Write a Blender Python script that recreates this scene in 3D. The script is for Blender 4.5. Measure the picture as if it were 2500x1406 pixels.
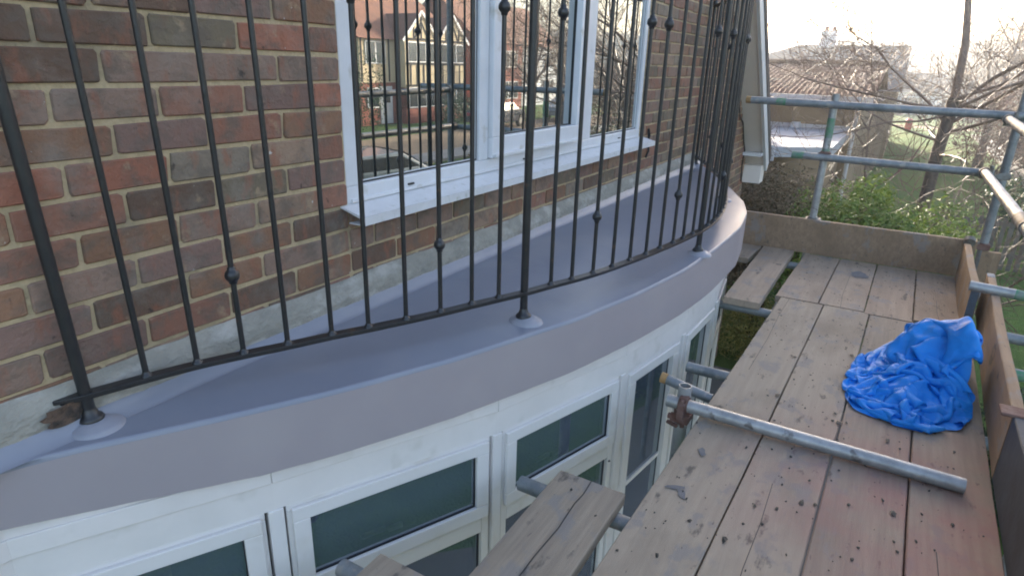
import bpy, bmesh, math, random
from mathutils import Vector, Matrix, noise
R = math.radians
scene = bpy.context.scene
for o in list(bpy.data.objects): bpy.data.objects.remove(o)
COL = scene.collection
random.seed(11)

# ---------------------------------------------------------------- camera
CAM = Vector((-1.4276, -1.4471, 0.4416)); F = 1535.9
PITCH, ROLL, YAW = 0.342996, 0.0278867, 0.529941
fw = Vector((math.cos(PITCH)*math.cos(YAW), math.cos(PITCH)*math.sin(YAW), -math.sin(PITCH)))
rt = fw.cross(Vector((0, 0, 1))).normalized(); up = rt.cross(fw)
r2 = math.cos(ROLL)*rt + math.sin(ROLL)*up
u2 = -math.sin(ROLL)*rt + math.cos(ROLL)*up
cd = bpy.data.cameras.new('camera'); cam = bpy.data.objects.new('camera', cd); COL.objects.link(cam)
cam.matrix_world = Matrix(((r2.x, u2.x, -fw.x, CAM.x), (r2.y, u2.y, -fw.y, CAM.y), (r2.z, u2.z, -fw.z, CAM.z), (0, 0, 0, 1)))
cd.sensor_width = 36; cd.lens = 36*F/2500; cd.clip_start = 0.02; cd.clip_end = 3000
scene.camera = cam
# ---------------------------------------------------------------- world, sun, exposure
SUN_AZ, SUN_EL = 24.0, 15.0
w = bpy.data.worlds.new('World'); scene.world = w; w.use_nodes = True
nt = w.node_tree; nt.nodes.clear()
sky = nt.nodes.new('ShaderNodeTexSky'); sky.sky_type = 'NISHITA'; sky.sun_disc = False
sky.sun_elevation = R(SUN_EL); sky.sun_rotation = R(90-SUN_AZ)
sky.air_density = 1.0; sky.dust_density = 2.6; sky.ozone_density = 1.0
bg = nt.nodes.new('ShaderNodeBackground'); bg.inputs['Strength'].default_value = 0.15
wo = nt.nodes.new('ShaderNodeOutputWorld')
tn = nt.nodes.new('ShaderNodeMix'); tn.data_type = 'RGBA'; tn.blend_type = 'MULTIPLY'; tn.inputs[0].default_value = 1; tn.inputs[7].default_value = (1.09, .99, .97, 1)
nt.links.new(sky.outputs[0], tn.inputs[6]); nt.links.new(tn.outputs[2], bg.inputs[0]); nt.links.new(bg.outputs[0], wo.inputs[0])
sd = bpy.data.lights.new('sun', 'SUN'); sun = bpy.data.objects.new('sun', sd); COL.objects.link(sun)
sd.energy = 4.0; sd.angle = R(0.5); sd.color = (1.0, 0.88, 0.72)
tosun = Vector((math.cos(R(SUN_EL))*math.cos(R(SUN_AZ)), math.cos(R(SUN_EL))*math.sin(R(SUN_AZ)), math.sin(R(SUN_EL))))
sun.rotation_euler = tosun.to_track_quat('Z', 'Y').to_euler()
vs = scene.view_settings
vs.view_transform = 'Standard'; vs.look = 'None'; vs.gamma = 1; vs.use_curve_mapping = False
vs.exposure = 2.15
scene.render.engine = 'CYCLES'
scene.cycles.filter_width = 1.9

# ---------------------------------------------------------------- projection helper (which bricks show largest)
def project(p):
    d = Vector(p)-CAM; z = d.dot(fw)
    if z < 0.05: return None
    return 1250+F*d.dot(r2)/z, 703-F*d.dot(u2)/z, z

# ---------------------------------------------------------------- materials
MATS = {}
def nodes(m):
    m.use_nodes = True; return m.node_tree
def pm(name, c1, c2=None, scale=8.0, rough=0.6, bump=0.0, metal=0.0, spec=0.5, stretch=(1, 1, 1), c3=None, s3=3.0,
       bscale=None, coord='pos', thr=(0.35, 0.65), t3=(0.58, 0.68), coat=0.0, bdist=0.01):
    """two noise-mixed colours, an optional third one in blotches, and a fine bump"""
    m = bpy.data.materials.new(name); t = nodes(m); b = t.nodes['Principled BSDF']; L = t.links.new
    b.inputs['Roughness'].default_value = rough; b.inputs['Metallic'].default_value = metal
    b.inputs['Specular IOR Level'].default_value = spec; b.inputs['Coat Weight'].default_value = coat
    if coord == 'pos':
        g = t.nodes.new('ShaderNodeNewGeometry'); src = g.outputs['Position']
    else:
        g = t.nodes.new('ShaderNodeTexCoord'); src = g.outputs['Object']
    oi = t.nodes.new('ShaderNodeObjectInfo')
    add = t.nodes.new('ShaderNodeVectorMath'); add.operation = 'MULTIPLY_ADD'
    sc = t.nodes.new('ShaderNodeVectorMath'); sc.operation = 'SCALE'; sc.inputs[0].default_value = (37.1, 21.3, 11.7)
    L(oi.outputs['Random'], sc.inputs['Scale'])
    L(src, add.inputs[0]); add.inputs[1].default_value = stretch; L(sc.outputs[0], add.inputs[2])
    c2 = c2 or tuple(x*0.8 for x in c1)
    n = t.nodes.new('ShaderNodeTexNoise'); n.inputs['Scale'].default_value = scale; n.inputs['Detail'].default_value = 6
    n.inputs['Roughness'].default_value = 0.65
    L(add.outputs[0], n.inputs['Vector'])
    mr = t.nodes.new('ShaderNodeMapRange'); mr.inputs[1].default_value, mr.inputs[2].default_value = thr
    L(n.outputs[0], mr.inputs[0])
    mx = t.nodes.new('ShaderNodeMix'); mx.data_type = 'RGBA'
    mx.inputs[6].default_value = (*c1, 1); mx.inputs[7].default_value = (*c2, 1); L(mr.outputs[0], mx.inputs[0])
    out = mx.outputs[2]
    if c3:
        n3 = t.nodes.new('ShaderNodeTexNoise'); n3.inputs['Scale'].default_value = s3; n3.inputs['Detail'].default_value = 5
        L(add.outputs[0], n3.inputs['Vector'])
        m3 = t.nodes.new('ShaderNodeMapRange'); m3.inputs[1].default_value, m3.inputs[2].default_value = t3
        L(n3.outputs[0], m3.inputs[0])
        x3 = t.nodes.new('ShaderNodeMix'); x3.data_type = 'RGBA'; x3.inputs[7].default_value = (*c3, 1)
        L(out, x3.inputs[6]); L(m3.outputs[0], x3.inputs[0]); out = x3.outputs[2]
    L(out, b.inputs['Base Color'])
    if bump:
        bn = t.nodes.new('ShaderNodeTexNoise'); bn.inputs['Scale'].default_value = bscale or scale*4; bn.inputs['Detail'].default_value = 6
        L(add.outputs[0], bn.inputs['Vector'])
        bp = t.nodes.new('ShaderNodeBump'); bp.inputs['Strength'].default_value = bump; bp.inputs['Distance'].default_value = bdist
        L(bn.outputs[0], bp.inputs['Height']); L(bp.outputs[0], b.inputs['Normal'])
    MATS[name] = m
    return m

def brick_mat(name, use_attr=False):
    m = bpy.data.materials.new(name); t = nodes(m); b = t.nodes['Principled BSDF']; L = t.links.new
    b.inputs['Roughness'].default_value = 0.75; b.inputs['Specular IOR Level'].default_value = 0.35
    oi = t.nodes.new('ShaderNodeObjectInfo'); g = t.nodes.new('ShaderNodeNewGeometry')
    if use_attr:
        at = t.nodes.new('ShaderNodeVertexColor'); at.layer_name = 'tint'; colour = at.outputs[0]
    else: colour = oi.outputs['Color']
    def noi(s, d=6, st=(1, 1, 1)):
        mp = t.nodes.new('ShaderNodeVectorMath'); mp.operation = 'MULTIPLY'; mp.inputs[1].default_value = st
        L(g.outputs['Position'], mp.inputs[0])
        n = t.nodes.new('ShaderNodeTexNoise'); n.inputs['Scale'].default_value = s; n.inputs['Detail'].default_value = d
        n.inputs['Roughness'].default_value = 0.6
        L(mp.outputs[0], n.inputs['Vector']); return n
    def rng(a, lo, hi, o0=0., o1=1.):
        r = t.nodes.new('ShaderNodeMapRange'); r.inputs[1].default_value = lo; r.inputs[2].default_value = hi
        r.inputs[3].default_value = o0; r.inputs[4].default_value = o1; L(a, r.inputs[0]); return r.outputs[0]
    def mix(a, bcol, f, mode='MIX'):
        x = t.nodes.new('ShaderNodeMix'); x.data_type = 'RGBA'; x.blend_type = mode
        L(a, x.inputs[6])
        if isinstance(bcol, tuple): x.inputs[7].default_value = (*bcol, 1)
        else: L(bcol, x.inputs[7])
        if isinstance(f, float): x.inputs[0].default_value = f
        else: L(f, x.inputs[0])
        return x.outputs[2]
    c = mix(colour, (0.15, 0.12, 0.095), rng(noi(11, 5, (1, 1, 1.4)).outputs[0], .47, .62, 0, .7))     # grey fired patches
    c = mix(c, (0.31, 0.125, 0.075), rng(noi(13, 4, (1.6, 1, .7)).outputs[0], .53, .66, 0, .6))       # redder patches
    c = mix(c, (0.30, 0.26, 0.22), rng(noi(7, 8).outputs[0], .52, .72, 0, .5))                      # bloom
    c = mix(c, (0.42, 0.31, 0.2), rng(noi(17, 7).outputs[0], .60, .70, 0, .6)); c = mix(c, (0.6, 0.57, 0.53), rng(noi(38, 3).outputs[0], .71, .74, 0, .8))                        # lime specks
    c = mix(c, (0.035, 0.03, 0.028), rng(noi(31, 6, (1, 1, .6)).outputs[0], .66, .71, 0, .75))                    # pits
    L(c, b.inputs['Base Color'])
    bp = t.nodes.new('ShaderNodeBump'); bp.inputs['Strength'].default_value = .85; bp.inputs['Distance'].default_value = .007
    L(noi(60, 10).outputs[0], bp.inputs['Height']); L(bp.outputs[0], b.inputs['Normal'])
    MATS[name] = m; return m

def plank_mat(name, base, dark, pink=0.0):
    """weathered scaffold board: grain along local X, stains with their own shape, pink chalk dust"""
    m = bpy.data.materials.new(name); t = nodes(m); b = t.nodes['Principled BSDF']; L = t.links.new
    b.inputs['Roughness'].default_value = 0.8; b.inputs['Specular IOR Level'].default_value = 0.3
    oi = t.nodes.new('ShaderNodeObjectInfo'); g = t.nodes.new('ShaderNodeNewGeometry')
    sc = t.nodes.new('ShaderNodeVectorMath'); sc.operation = 'SCALE'; sc.inputs[0].default_value = (13.1, 7.3, 5.7)
    L(oi.outputs['Random'], sc.inputs['Scale'])
    def noi(s, d, st, rr=.6):
        mp = t.nodes.new('ShaderNodeVectorMath'); mp.operation = 'MULTIPLY_ADD'; mp.inputs[1].default_value = st
        L(g.outputs['Position'], mp.inputs[0]); L(sc.outputs[0], mp.inputs[2])
        n = t.nodes.new('ShaderNodeTexNoise'); n.inputs['Scale'].default_value = s; n.inputs['Detail'].default_value = d
        n.inputs['Roughness'].default_value = rr
        L(mp.outputs[0], n.inputs['Vector']); return n.outputs[0]
    def rng(a, lo, hi, o0=0., o1=1.):
        r = t.nodes.new('ShaderNodeMapRange'); r.inputs[1].default_value = lo; r.inputs[2].default_value = hi
        r.inputs[3].default_value = o0; r.inputs[4].default_value = o1; L(a, r.inputs[0]); return r.outputs[0]
    def mix(a, bcol, f):
        x = t.nodes.new('ShaderNodeMix'); x.data_type = 'RGBA'
        if isinstance(a, tuple): x.inputs[6].default_value = (*a, 1)
        else: L(a, x.inputs[6])
        x.inputs[7].default_value = (*bcol, 1)
        if isinstance(f, float): x.inputs[0].default_value = f
        else: L(f, x.inputs[0])
        return x.outputs[2]
    c = mix(base, dark, rng(noi(28, 7, (.09, 1.5, 1)), .35, .75))                # grain
    c = mix(c, tuple(x*1.25 for x in base), rng(oi.outputs['Random'], 0, 1, 0, .6))
    c = mix(c, tuple(x*.62 for x in base), rng(noi(3.5, 6, (.5, 1, 1)), .48, .72, 0, .75))     # grey weathering
    c = mix(c, (.23, .22, .21), rng(noi(7, 6, (1, 1.3, 1)), .55, .62, 0, .6))       # cement smears
    c = mix(c, (.085, .078, .07), rng(noi(13, 6, (.6, 1.3, 1)), .62, .70, 0, .8)); c = mix(c, (.12, .10, .085), rng(noi(42, 4, (.5, 1.2, 1)), .66, .71, 0, .7)); c = mix(c, (.5, .48, .45), rng(noi(70, 3, (1, 1, 1)), .76, .78, 0, .8)) # scuffs
    if pink:
        vd = t.nodes.new('ShaderNodeVectorMath'); vd.operation = 'DISTANCE'; vd.inputs[1].default_value = (.5, -1.78, -.775)
        L(g.outputs['Position'], vd.inputs[0])
        f = rng(vd.outputs['Value'], .15, .75, 1, 0)
        ml = t.nodes.new('ShaderNodeMath'); ml.operation = 'MULTIPLY'; L(f, ml.inputs[0]); L(rng(noi(5, 5, (1, 1, 1)), .3, .6, 0, pink), ml.inputs[1])
        c = mix(c, (.36, .17, .15), ml.outputs[0])
    L(c, b.inputs['Base Color'])
    bp = t.nodes.new('ShaderNodeBump'); bp.inputs['Strength'].default_value = .5; bp.inputs['Distance'].default_value = .004
    L(noi(60, 7, (.12, 1.5, 1)), bp.inputs['Height']); L(bp.outputs[0], b.inputs['Normal'])
    MATS[name] = m; return m

def glass_mat(name, base, refl, rough=.0, transp=0.0, tint=(.6, .7, .7)):
    m = bpy.data.materials.new(name); t = nodes(m); t.nodes.clear(); L = t.links.new
    o = t.nodes.new('ShaderNodeOutputMaterial')
    d = t.nodes.new('ShaderNodeBsdfPrincipled'); d.inputs['Base Color'].default_value = (*base, 1); d.inputs['Roughness'].default_value = .3
    d.inputs['Specular IOR Level'].default_value = .1
    inner = d.outputs[0]
    if transp:
        tr = t.nodes.new('ShaderNodeBsdfTransparent'); tr.inputs[0].default_value = (*tint, 1)
        mi = t.nodes.new('ShaderNodeMixShader'); mi.inputs[0].default_value = transp; L(d.outputs[0], mi.inputs[1]); L(tr.outputs[0], mi.inputs[2]); inner = mi.outputs[0]
    gl = t.nodes.new('ShaderNodeBsdfGlossy'); gl.inputs['Roughness'].default_value = rough; gl.inputs['Color'].default_value = (.92, .97, .97, 1)
    lw = t.nodes.new('ShaderNodeLayerWeight'); lw.inputs[0].default_value = .35
    mr = t.nodes.new('ShaderNodeMapRange'); mr.inputs[3].default_value = refl; mr.inputs[4].default_value = 1.0; L(lw.outputs['Fresnel'], mr.inputs[0])
    m2 = t.nodes.new('ShaderNodeMixShader'); L(mr.outputs[0], m2.inputs[0]); L(inner, m2.inputs[1]); L(gl.outputs[0], m2.inputs[2]); L(m2.outputs[0], o.inputs[0])
    MATS[name] = m; return m

M_brick = brick_mat('brick_clay'); M_brickfar = brick_mat('brick_clay_far', True)
M_mortar = pm('mortar', (.58, .45, .28), (.47, .37, .23), 30, .95, .9, bscale=90, c3=(.25, .21, .15), s3=7, t3=(.52, .74), bdist=.006)
M_concrete = pm('rough_render', (.37, .35, .30), (.27, .26, .225), 8, .9, .9, bscale=45, c3=(.45, .43, .39), s3=11, t3=(.52, .68), bdist=.010, stretch=(1, 1, 1.6))
M_membrane = pm('roof_membrane', (.235, .252, .305), (.21, .228, .28), 2.6, .36, .10, bscale=11, c3=(.26, .27, .31), s3=3.1, t3=(.5, .68), spec=.6, bdist=.012)
M_fascia = pm('fascia_warm_bounce', (.355, .32, .335), (.345, .31, .325), 2.2, .5, .10, bscale=14, c3=(.37, .335, .345), s3=4.2, t3=(.5, .7), bdist=.008)  # same resin as the deck; warm bounced light is put into this colour
M_collar = pm('pale_sealant', (.31, .31, .35), (.27, .28, .32), 20, .45, .1)
M_upvc = pm('white_upvc', (.74, .75, .78), (.66, .67, .69), 5, .35, .0, c3=(.50, .48, .43), s3=9, t3=(.64, .74))
M_bayupvc = pm('bounce_warmed_upvc', (.76, .73, .71), (.71, .68, .655), 3, .38, .0, c3=(.62, .57, .50), s3=6, t3=(.6, .8))  # warm bounced light is put into the white, plus dirt spots
M_upvcb = pm('white_bay_board', (.78, .74, .71), (.72, .685, .655), 6, .5, .12, bscale=40, c3=(.60, .57, .52), s3=9, t3=(.6, .8), bdist=.003)
M_sill = pm('weathered_sill', (.72, .72, .73), (.66, .66, .66), 14, .5, .05, c3=(.46, .47, .42), s3=22, t3=(.60, .78), stretch=(1.5, 1.5, 1))
M_seal = pm('black_gasket', (.02, .022, .025), None, 5, .5)
M_iron = pm('black_iron', (.020, .021, .024), (.030, .029, .029), 30, .34, .3, spec=.55, bscale=70, bdist=.003, c3=(.07, .045, .03), s3=24, t3=(.66, .72))
M_glass = glass_mat('window_glass', (.012, .020, .021), .46)
M_bayglass = glass_mat('bay_glass', (.10, .135, .19), .18, .02, .3)
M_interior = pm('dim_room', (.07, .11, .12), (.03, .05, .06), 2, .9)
M_handle = pm('grey_handle', (.5, .52, .5), None, 5, .4)
M_plank = plank_mat('scaffold_plank', (.345, .285, .215), (.225, .185, .145), .6)
M_plank2 = plank_mat('scaffold_plank_far', (.35, .275, .205), (.23, .18, .14))
M_toe = plank_mat('toe_plank', (.32, .225, .145), (.20, .14, .095))
M_toedark = pm('slate_painted_board', (.06, .075, .095), (.04, .045, .05), 6, .7, .2, c3=(.2, .14, .1), s3=2.5, t3=(.66, .7))
M_endpaint = pm('blue_grey_paint', (.15, .19, .24), (.11, .14, .17), 20, .6)
M_tube = pm('galvanised_tube', (.30, .32, .33), (.16, .18, .19), 10, .55, .3, metal=.45, c3=(.34, .33, .31), s3=17, t3=(.58, .64), bscale=50, bdist=.003)
M_tubel = pm('bright_tube', (.46, .47, .47), (.27, .28, .28), 9, .45, .3, metal=.5, bscale=50, c3=(.17, .16, .15), s3=15, t3=(.6, .67), bdist=.003)
M_green = pm('green_paint', (.08, .24, .13), (.19, .24, .21), 30, .6, thr=(.4, .6))
M_rust = pm('rusty_coupler', (.12, .055, .04), (.19, .12, .10), 30, .8, .5, bscale=80, bdist=.004)
M_clampg = pm('grey_coupler', (.25, .26, .25), (.13, .10, .08), 20, .6, .3, metal=.4)
M_plug = pm('wooden_plug', (.42, .25, .1), None, 20, .7)
M_tarp = pm('blue_tarpaulin', (.014, .255, .76), (.011, .20, .64), 5, .58, .3, bscale=26, spec=.35, bdist=.006, c3=(.05, .31, .76), s3=7, t3=(.55, .75))
_t = M_tarp.node_tree; _v = _t.nodes.new('ShaderNodeTexVoronoi'); _v.feature = 'F1'; _v.inputs['Scale'].default_value = 15; _v.inputs['Randomness'].default_value = 1
_g = _t.nodes.new('ShaderNodeNewGeometry'); _n = _t.nodes.new('ShaderNodeTexNoise'); _n.inputs['Scale'].default_value = 9; _a = _t.nodes.new('ShaderNodeVectorMath'); _a.operation = 'MULTIPLY_ADD'; _a.inputs[1].default_value = (.12, .12, .12)
_t.links.new(_g.outputs['Position'], _n.inputs['Vector']); _t.links.new(_n.outputs['Color'], _a.inputs[0]); _t.links.new(_g.outputs['Position'], _a.inputs[2]); _t.links.new(_a.outputs[0], _v.inputs['Vector'])
_b = [q for q in _t.nodes if q.type == 'BUMP'][0]; _b.inputs['Strength'].default_value = .38; _b.inputs['Distance'].default_value = .03; _t.links.new(_v.outputs['Distance'], _b.inputs['Height'])
M_soffit = pm('soffit_board', (.80, .73, .66), (.74, .68, .62), 3, .6)
M_barge = pm('white_barge_board', (.66, .66, .67), (.58, .58, .58), 4, .5)
M_tile = pm('dark_roof_tile', (.10, .085, .08), (.07, .06, .055), 9, .7, .3)
M_pantile = pm('brown_pantile', (.17, .10, .078), (.12, .078, .062), 5, .95, .3, spec=.1, c3=(.16, .14, .12), s3=1.5)
M_slate = pm('grey_slate_roof', (.085, .08, .095), (.065, .06, .07), 1.5, .9, .1, bscale=3, spec=.1)
M_buff = pm('buff_wall', (.34, .25, .15), (.28, .21, .13), 1.2, .9, .3, bscale=10)
M_felt = pm('grey_roof_felt', (.46, .48, .51), (.40, .42, .45), 1.5, .8, .05, stretch=(1, 3, 1), spec=.2)
M_fencew = plank_mat('fence_timber', (.31, .225, .14), (.18, .13, .085))
M_whitew = pm('white_render', (.70, .71, .74), (.62, .63, .65), 1.5, .9)
M_cream = pm('cream_render', (.72, .60, .40), (.64, .52, .34), 1.5, .9)
M_redb = pm('red_brick_render', (.34, .11, .075), (.26, .09, .065), 4, .9)
M_beam = pm('dark_timber', (.035, .03, .028), None, 5, .8)
M_redtile = pm('red_roof_tile', (.28, .125, .075), (.21, .10, .065), 2, .8)
M_winpane = glass_mat('far_glass', (.02, .025, .03), .08, .05)
M_grass = pm('lawn_grass', (.075, .165, .020), (.05, .12, .018), 2.2, 1.0, 1.0, bscale=40, c3=(.12, .16, .035), s3=.35, t3=(.45, .7), bdist=.08)
M_hill = pm('hill_ground', (.10, .085, .05), (.06, .07, .035), .05, 1.0)
M_asph = pm('asphalt', (.06, .06, .06), (.045, .045, .046), 3, .9, .3, bscale=60)
M_drive = pm('gravel_drive', (.30, .21, .13), (.22, .16, .10), 2, .95, .4, bscale=30)
M_patio = pm('patio_slab', (.16, .15, .13), (.12, .11, .10), 1.5, .9, .2)
M_kerb = pm('kerb_concrete', (.3, .29, .27), None, 3, .9)
M_bark = pm('bark', (.10, .07, .055), (.055, .042, .036), 14, .6, .6, bscale=40)
M_twig = pm('twig_bark', (.19, .125, .09), (.12, .08, .06), 9, .5, .0)
def leafm(name, a, b_, rough=.5, trans=.25):
    m = pm(name, a, b_, 9, rough, 0, thr=(.4, .6)); t = m.node_tree; bs = t.nodes['Principled BSDF']
    n = [x for x in t.nodes if x.type == 'MIX'][0].outputs[2]
    tl = t.nodes.new('ShaderNodeBsdfTranslucent'); t.links.new(n, tl.inputs[0])
    mx = t.nodes.new('ShaderNodeMixShader'); mx.inputs[0].default_value = trans
    t.links.new(bs.outputs[0], mx.inputs[1]); t.links.new(tl.outputs[0], mx.inputs[2]); t.links.new(mx.outputs[0], t.nodes['Material Output'].inputs[0])
    return m
M_laurel = leafm('laurel_leaf', (.21, .27, .05), (.075, .145, .03), .6)
M_darkleaf = leafm('dark_leaf', (.035, .085, .03), (.022, .055, .02))
M_brownleaf = leafm('brown_leaf', (.15, .11, .065), (.09, .08, .045), .8)
M_ivy = leafm('sun_tinted_ivy_leaf', (.40, .34, .10), (.16, .18, .045), .4, .35)  # the sunlight on this shrub is put into its leaf colour
M_stem = pm('stem', (.07, .055, .035), None, 10, .8)
M_debris = pm('black_flakes', (.018, .02, .018), None, 40, .6)
M_cargrey = pm('car_paint_grey', (.16, .20, .22), None, 1, .25, coat=1.0)
M_carblue = pm('car_paint_dark_blue', (.012, .02, .045), None, 1, .25, coat=1.0)
M_rubber = pm('tyre_rubber', (.02, .02, .02), None, 10, .8)
M_red = pm('red_paint', (.55, .03, .04), None, 5, .4)
M_signw = pm('white_paint', (.75, .75, .75), None, 5, .5)

# ---------------------------------------------------------------- object helpers
def link(o, parent=None):
    COL.objects.link(o)
    if parent is not None:
        o.parent = parent
        # parents may be placed: keep world coordinates of geometry written in world space
        o.matrix_parent_inverse = Matrix.Identity(4)
    return o
def tag(o, label=None, cat=None, group=None, kind=None):
    if label: o['label'] = label
    if cat: o['category'] = cat
    if group: o['group'] = group
    if kind: o['kind'] = kind
    return o
def thing(name, label, cat, loc=(0, 0, 0), rz=0, group=None):
    e = bpy.data.objects.new(name, None); e.location = loc; e.rotation_euler = (0, 0, rz); e.empty_display_size = .1
    link(e); return tag(e, label, cat, group)
class MB:
    """collects vertices and faces; build() links them as one mesh object"""
    def __init__(s): s.v = []; s.f = []; s.m = []; s.sm = []
    def add(s, vs, fs, mi=0, smooth=False):
        b = len(s.v); s.v += [tuple(v) for v in vs]; s.f += [tuple(i+b for i in f) for f in fs]; s.m += [mi]*len(fs); s.sm += [smooth]*len(fs)
    def box(s, x0, x1, y0, y1, z0, z1, mi=0, M=None):
        vs = [Vector(c) for c in ((x0, y0, z0), (x1, y0, z0), (x1, y1, z0), (x0, y1, z0), (x0, y0, z1), (x1, y0, z1), (x1, y1, z1), (x0, y1, z1))]
        if M is not None: vs = [M @ v for v in vs]
        s.add(vs, [(0, 3, 2, 1), (4, 5, 6, 7), (0, 1, 5, 4), (1, 2, 6, 5), (2, 3, 7, 6), (3, 0, 4, 7)], mi)
    def tube(s, p0, p1, r0, r1=None, n=10, mi=0, cap=True, hollow=0):
        p0 = Vector(p0); p1 = Vector(p1); r1 = r0 if r1 is None else r1
        d = (p1-p0).normalized(); a = d.orthogonal().normalized(); b = d.cross(a)
        vs = []
        for p, r in ((p0, r0), (p1, r1)):
            for i in range(n):
                t = 2*math.pi*i/n; vs.append(p+(a*math.cos(t)+b*math.sin(t))*r)
        fs = [(i, (i+1) % n, n+(i+1) % n, n+i) for i in range(n)]
        s.add(vs, fs, mi, True)
        if hollow:
            k = len(s.v); vs = []
            for p, dd in ((p0, d), (p1, -d)):
                for r in (r0, r0*hollow):
                    for i in range(n):
                        t = 2*math.pi*i/n; vs.append(p+(a*math.cos(t)+b*math.sin(t))*r)
                for i in range(n):
                    t = 2*math.pi*i/n; vs.append(p+dd*.12+(a*math.cos(t)+b*math.sin(t))*r0*hollow)
            fs = []
            for e in (0, 3*n):
                for ring in (0, n):
                    fs += [(e+ring+i, e+ring+n+i, e+ring+n+(i+1) % n, e+ring+(i+1) % n) for i in range(n)]
                fs.append(tuple(e+2*n+i for i in range(n)))
            s.add(vs, fs, mi)
        elif cap:
            s.add([v for v in s.v[-2*n:]], [tuple(range(n))[::-1], tuple(range(n, 2*n))], mi)
    def path(s, pts, rad, n=8, mi=0):
        pts = [Vector(p) for p in pts]
        rads = rad if isinstance(rad, (list, tuple)) else [rad]*len(pts)
        rings = []; prev = None
        for i, p in enumerate(pts):
            d = (pts[min(i+1, len(pts)-1)]-pts[max(i-1, 0)]).normalized()
            a = (prev - d*prev.dot(d)).normalized() if prev is not None and (prev - d*prev.dot(d)).length > 1e-4 else d.orthogonal().normalized()
            prev = a; b = d.cross(a)
            rings.append([p+(a*math.cos(2*math.pi*k/n)+b*math.sin(2*math.pi*k/n))*rads[i] for k in range(n)])
        vs = [v for r in rings for v in r]
        fs = [(i*n+k, i*n+(k+1) % n, (i+1)*n+(k+1) % n, (i+1)*n+k) for i in range(len(pts)-1) for k in range(n)]
        s.add(vs, fs, mi, True)
        s.add(rings[0]+rings[-1], [tuple(range(n))[::-1], tuple(range(n, 2*n))], mi)
    def lathe(s, prof, c, n=14, mi=0):
        vs = []; m = len(prof)
        for r, z in prof:
            for i in range(n):
                t = 2*math.pi*i/n; vs.append((c[0]+r*math.cos(t), c[1]+r*math.sin(t), c[2]+z))
        fs = [(j*n+i, j*n+(i+1) % n, (j+1)*n+(i+1) % n, (j+1)*n+i) for j in range(m-1) for i in range(n)]
        s.add(vs, fs, mi, True)
        if prof[0][0] > 1e-4: s.add(vs[:n], [tuple(range(n))[::-1]], mi)
        if prof[-1][0] > 1e-4: s.add(vs[-n:], [tuple(range(n))], mi)
    def ring(s, poly_out, poly_in, zfun_front, back, mi=0): pass
    def mesh(s, name, mats):
        me = bpy.data.meshes.new(name); me.from_pydata(s.v, [], s.f)
        for m in (mats if isinstance(mats, (list, tuple)) else [mats]): me.materials.append(m)
        me.polygons.foreach_set('material_index', s.m); me.polygons.foreach_set('use_smooth', s.sm); me.update()
        return me
    def build(s, name, mats, parent=None, bevel=0, **tg):
        o = bpy.data.objects.new(name, s.mesh(name, mats)); link(o, parent)
        if bevel:
            b = o.modifiers.new('bevel', 'BEVEL'); b.width = bevel; b.segments = 2; b.limit_method = 'ANGLE'
        return tag(o, **tg)

# ================================================================= SETTING
GZ = -3.1
def terrain_z(x, y):
    d = math.hypot(x, y); z = GZ
    if d > 52:
        t = min((d-52)/260, 1); z += 9.5*(t*t*(3-2*t))
        z += 2.2*noise.noise(Vector((x*.012, y*.012, 3.3)))*min((d-52)/60, 1)
    return z
mb = MB(); rings = [0, 4, 8, 14, 20, 28, 36, 44, 52, 60, 70, 82, 96, 115, 140, 170, 210, 260, 330, 420]; N = 72
vs = [(0, 0, GZ)]
for r in rings[1:]:
    for i in range(N):
        a = 2*math.pi*i/N; x = r*math.cos(a); y = r*math.sin(a); vs.append((x, y, terrain_z(x, y)))
fs = [(0, 1+i, 1+(i+1) % N) for i in range(N)]
mi = [0]*N
for k in range(len(rings)-2):
    for i in range(N):
        fs.append((1+k*N+i, 1+(k+1)*N+i, 1+(k+1)*N+(i+1) % N, 1+k*N+(i+1) % N)); mi.append(0 if rings[k+1] < 80 else 1)
mb.add(vs, fs, 0, True); mb.m = mi
mb.build('lawn', [M_grass, M_hill], kind='structure')
def sheet(name, mat, x0, x1, y0, y1, dz):
    m = MB(); m.add([(x0, y0, GZ+dz), (x1, y0, GZ+dz), (x1, y1, GZ+dz), (x0, y1, GZ+dz)], [(0, 1, 2, 3)]); return m.build(name, mat, kind='structure')
sheet('road', M_asph, -45, 48, -12.6, -7.2, .004)
sheet('driveway', M_drive, 8, 44, -19.5, -14.6, .004)
sheet('patio', M_patio, -3, 6.1, -2.6, 0, .004)
sheet('garden_path', M_drive, 52, 54.5, -10, 6, .004)
for y0 in (-14.5, -7.1):
    m = MB(); m.box(-45, 48, y0+.1, y0+1.6, GZ-.1, GZ+.1, 0); m.build('pavement', M_kerb, kind='structure')

# ================================================================= OUR HOUSE
house = thing('brick_house', 'red and brown brick house with a curved grey-roofed bay and white upstairs window', 'house')
BX = lambda z: 5.80-.93*z if z > -.62 else 6.377      # right-hand edge of the front wall (under the sloping roof)
WX0, WX1, WZ0, WZ1 = 0.0, 2.655, -.001, 1.35           # window opening
mb = MB()
def quad(x00, x01, z0, x10, x11, z1, y=.004): mb.add([(x00, y, z0), (x01, y, z0), (x11, y, z1), (x10, y, z1)], [(0, 1, 2, 3)])
quad(-3.6, BX(-3.1), -3.1, -3.6, BX(-.62), -.62); quad(-3.6, BX(-.619), -.62, -3.6, BX(WZ0), WZ0)
quad(-3.6, WX0, WZ0, -3.6, WX0, WZ1); quad(WX1, BX(WZ0), WZ0, WX1, BX(WZ1), WZ1); quad(-3.6, BX(WZ1), WZ1, -3.6, BX(3.2), 3.2)
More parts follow.
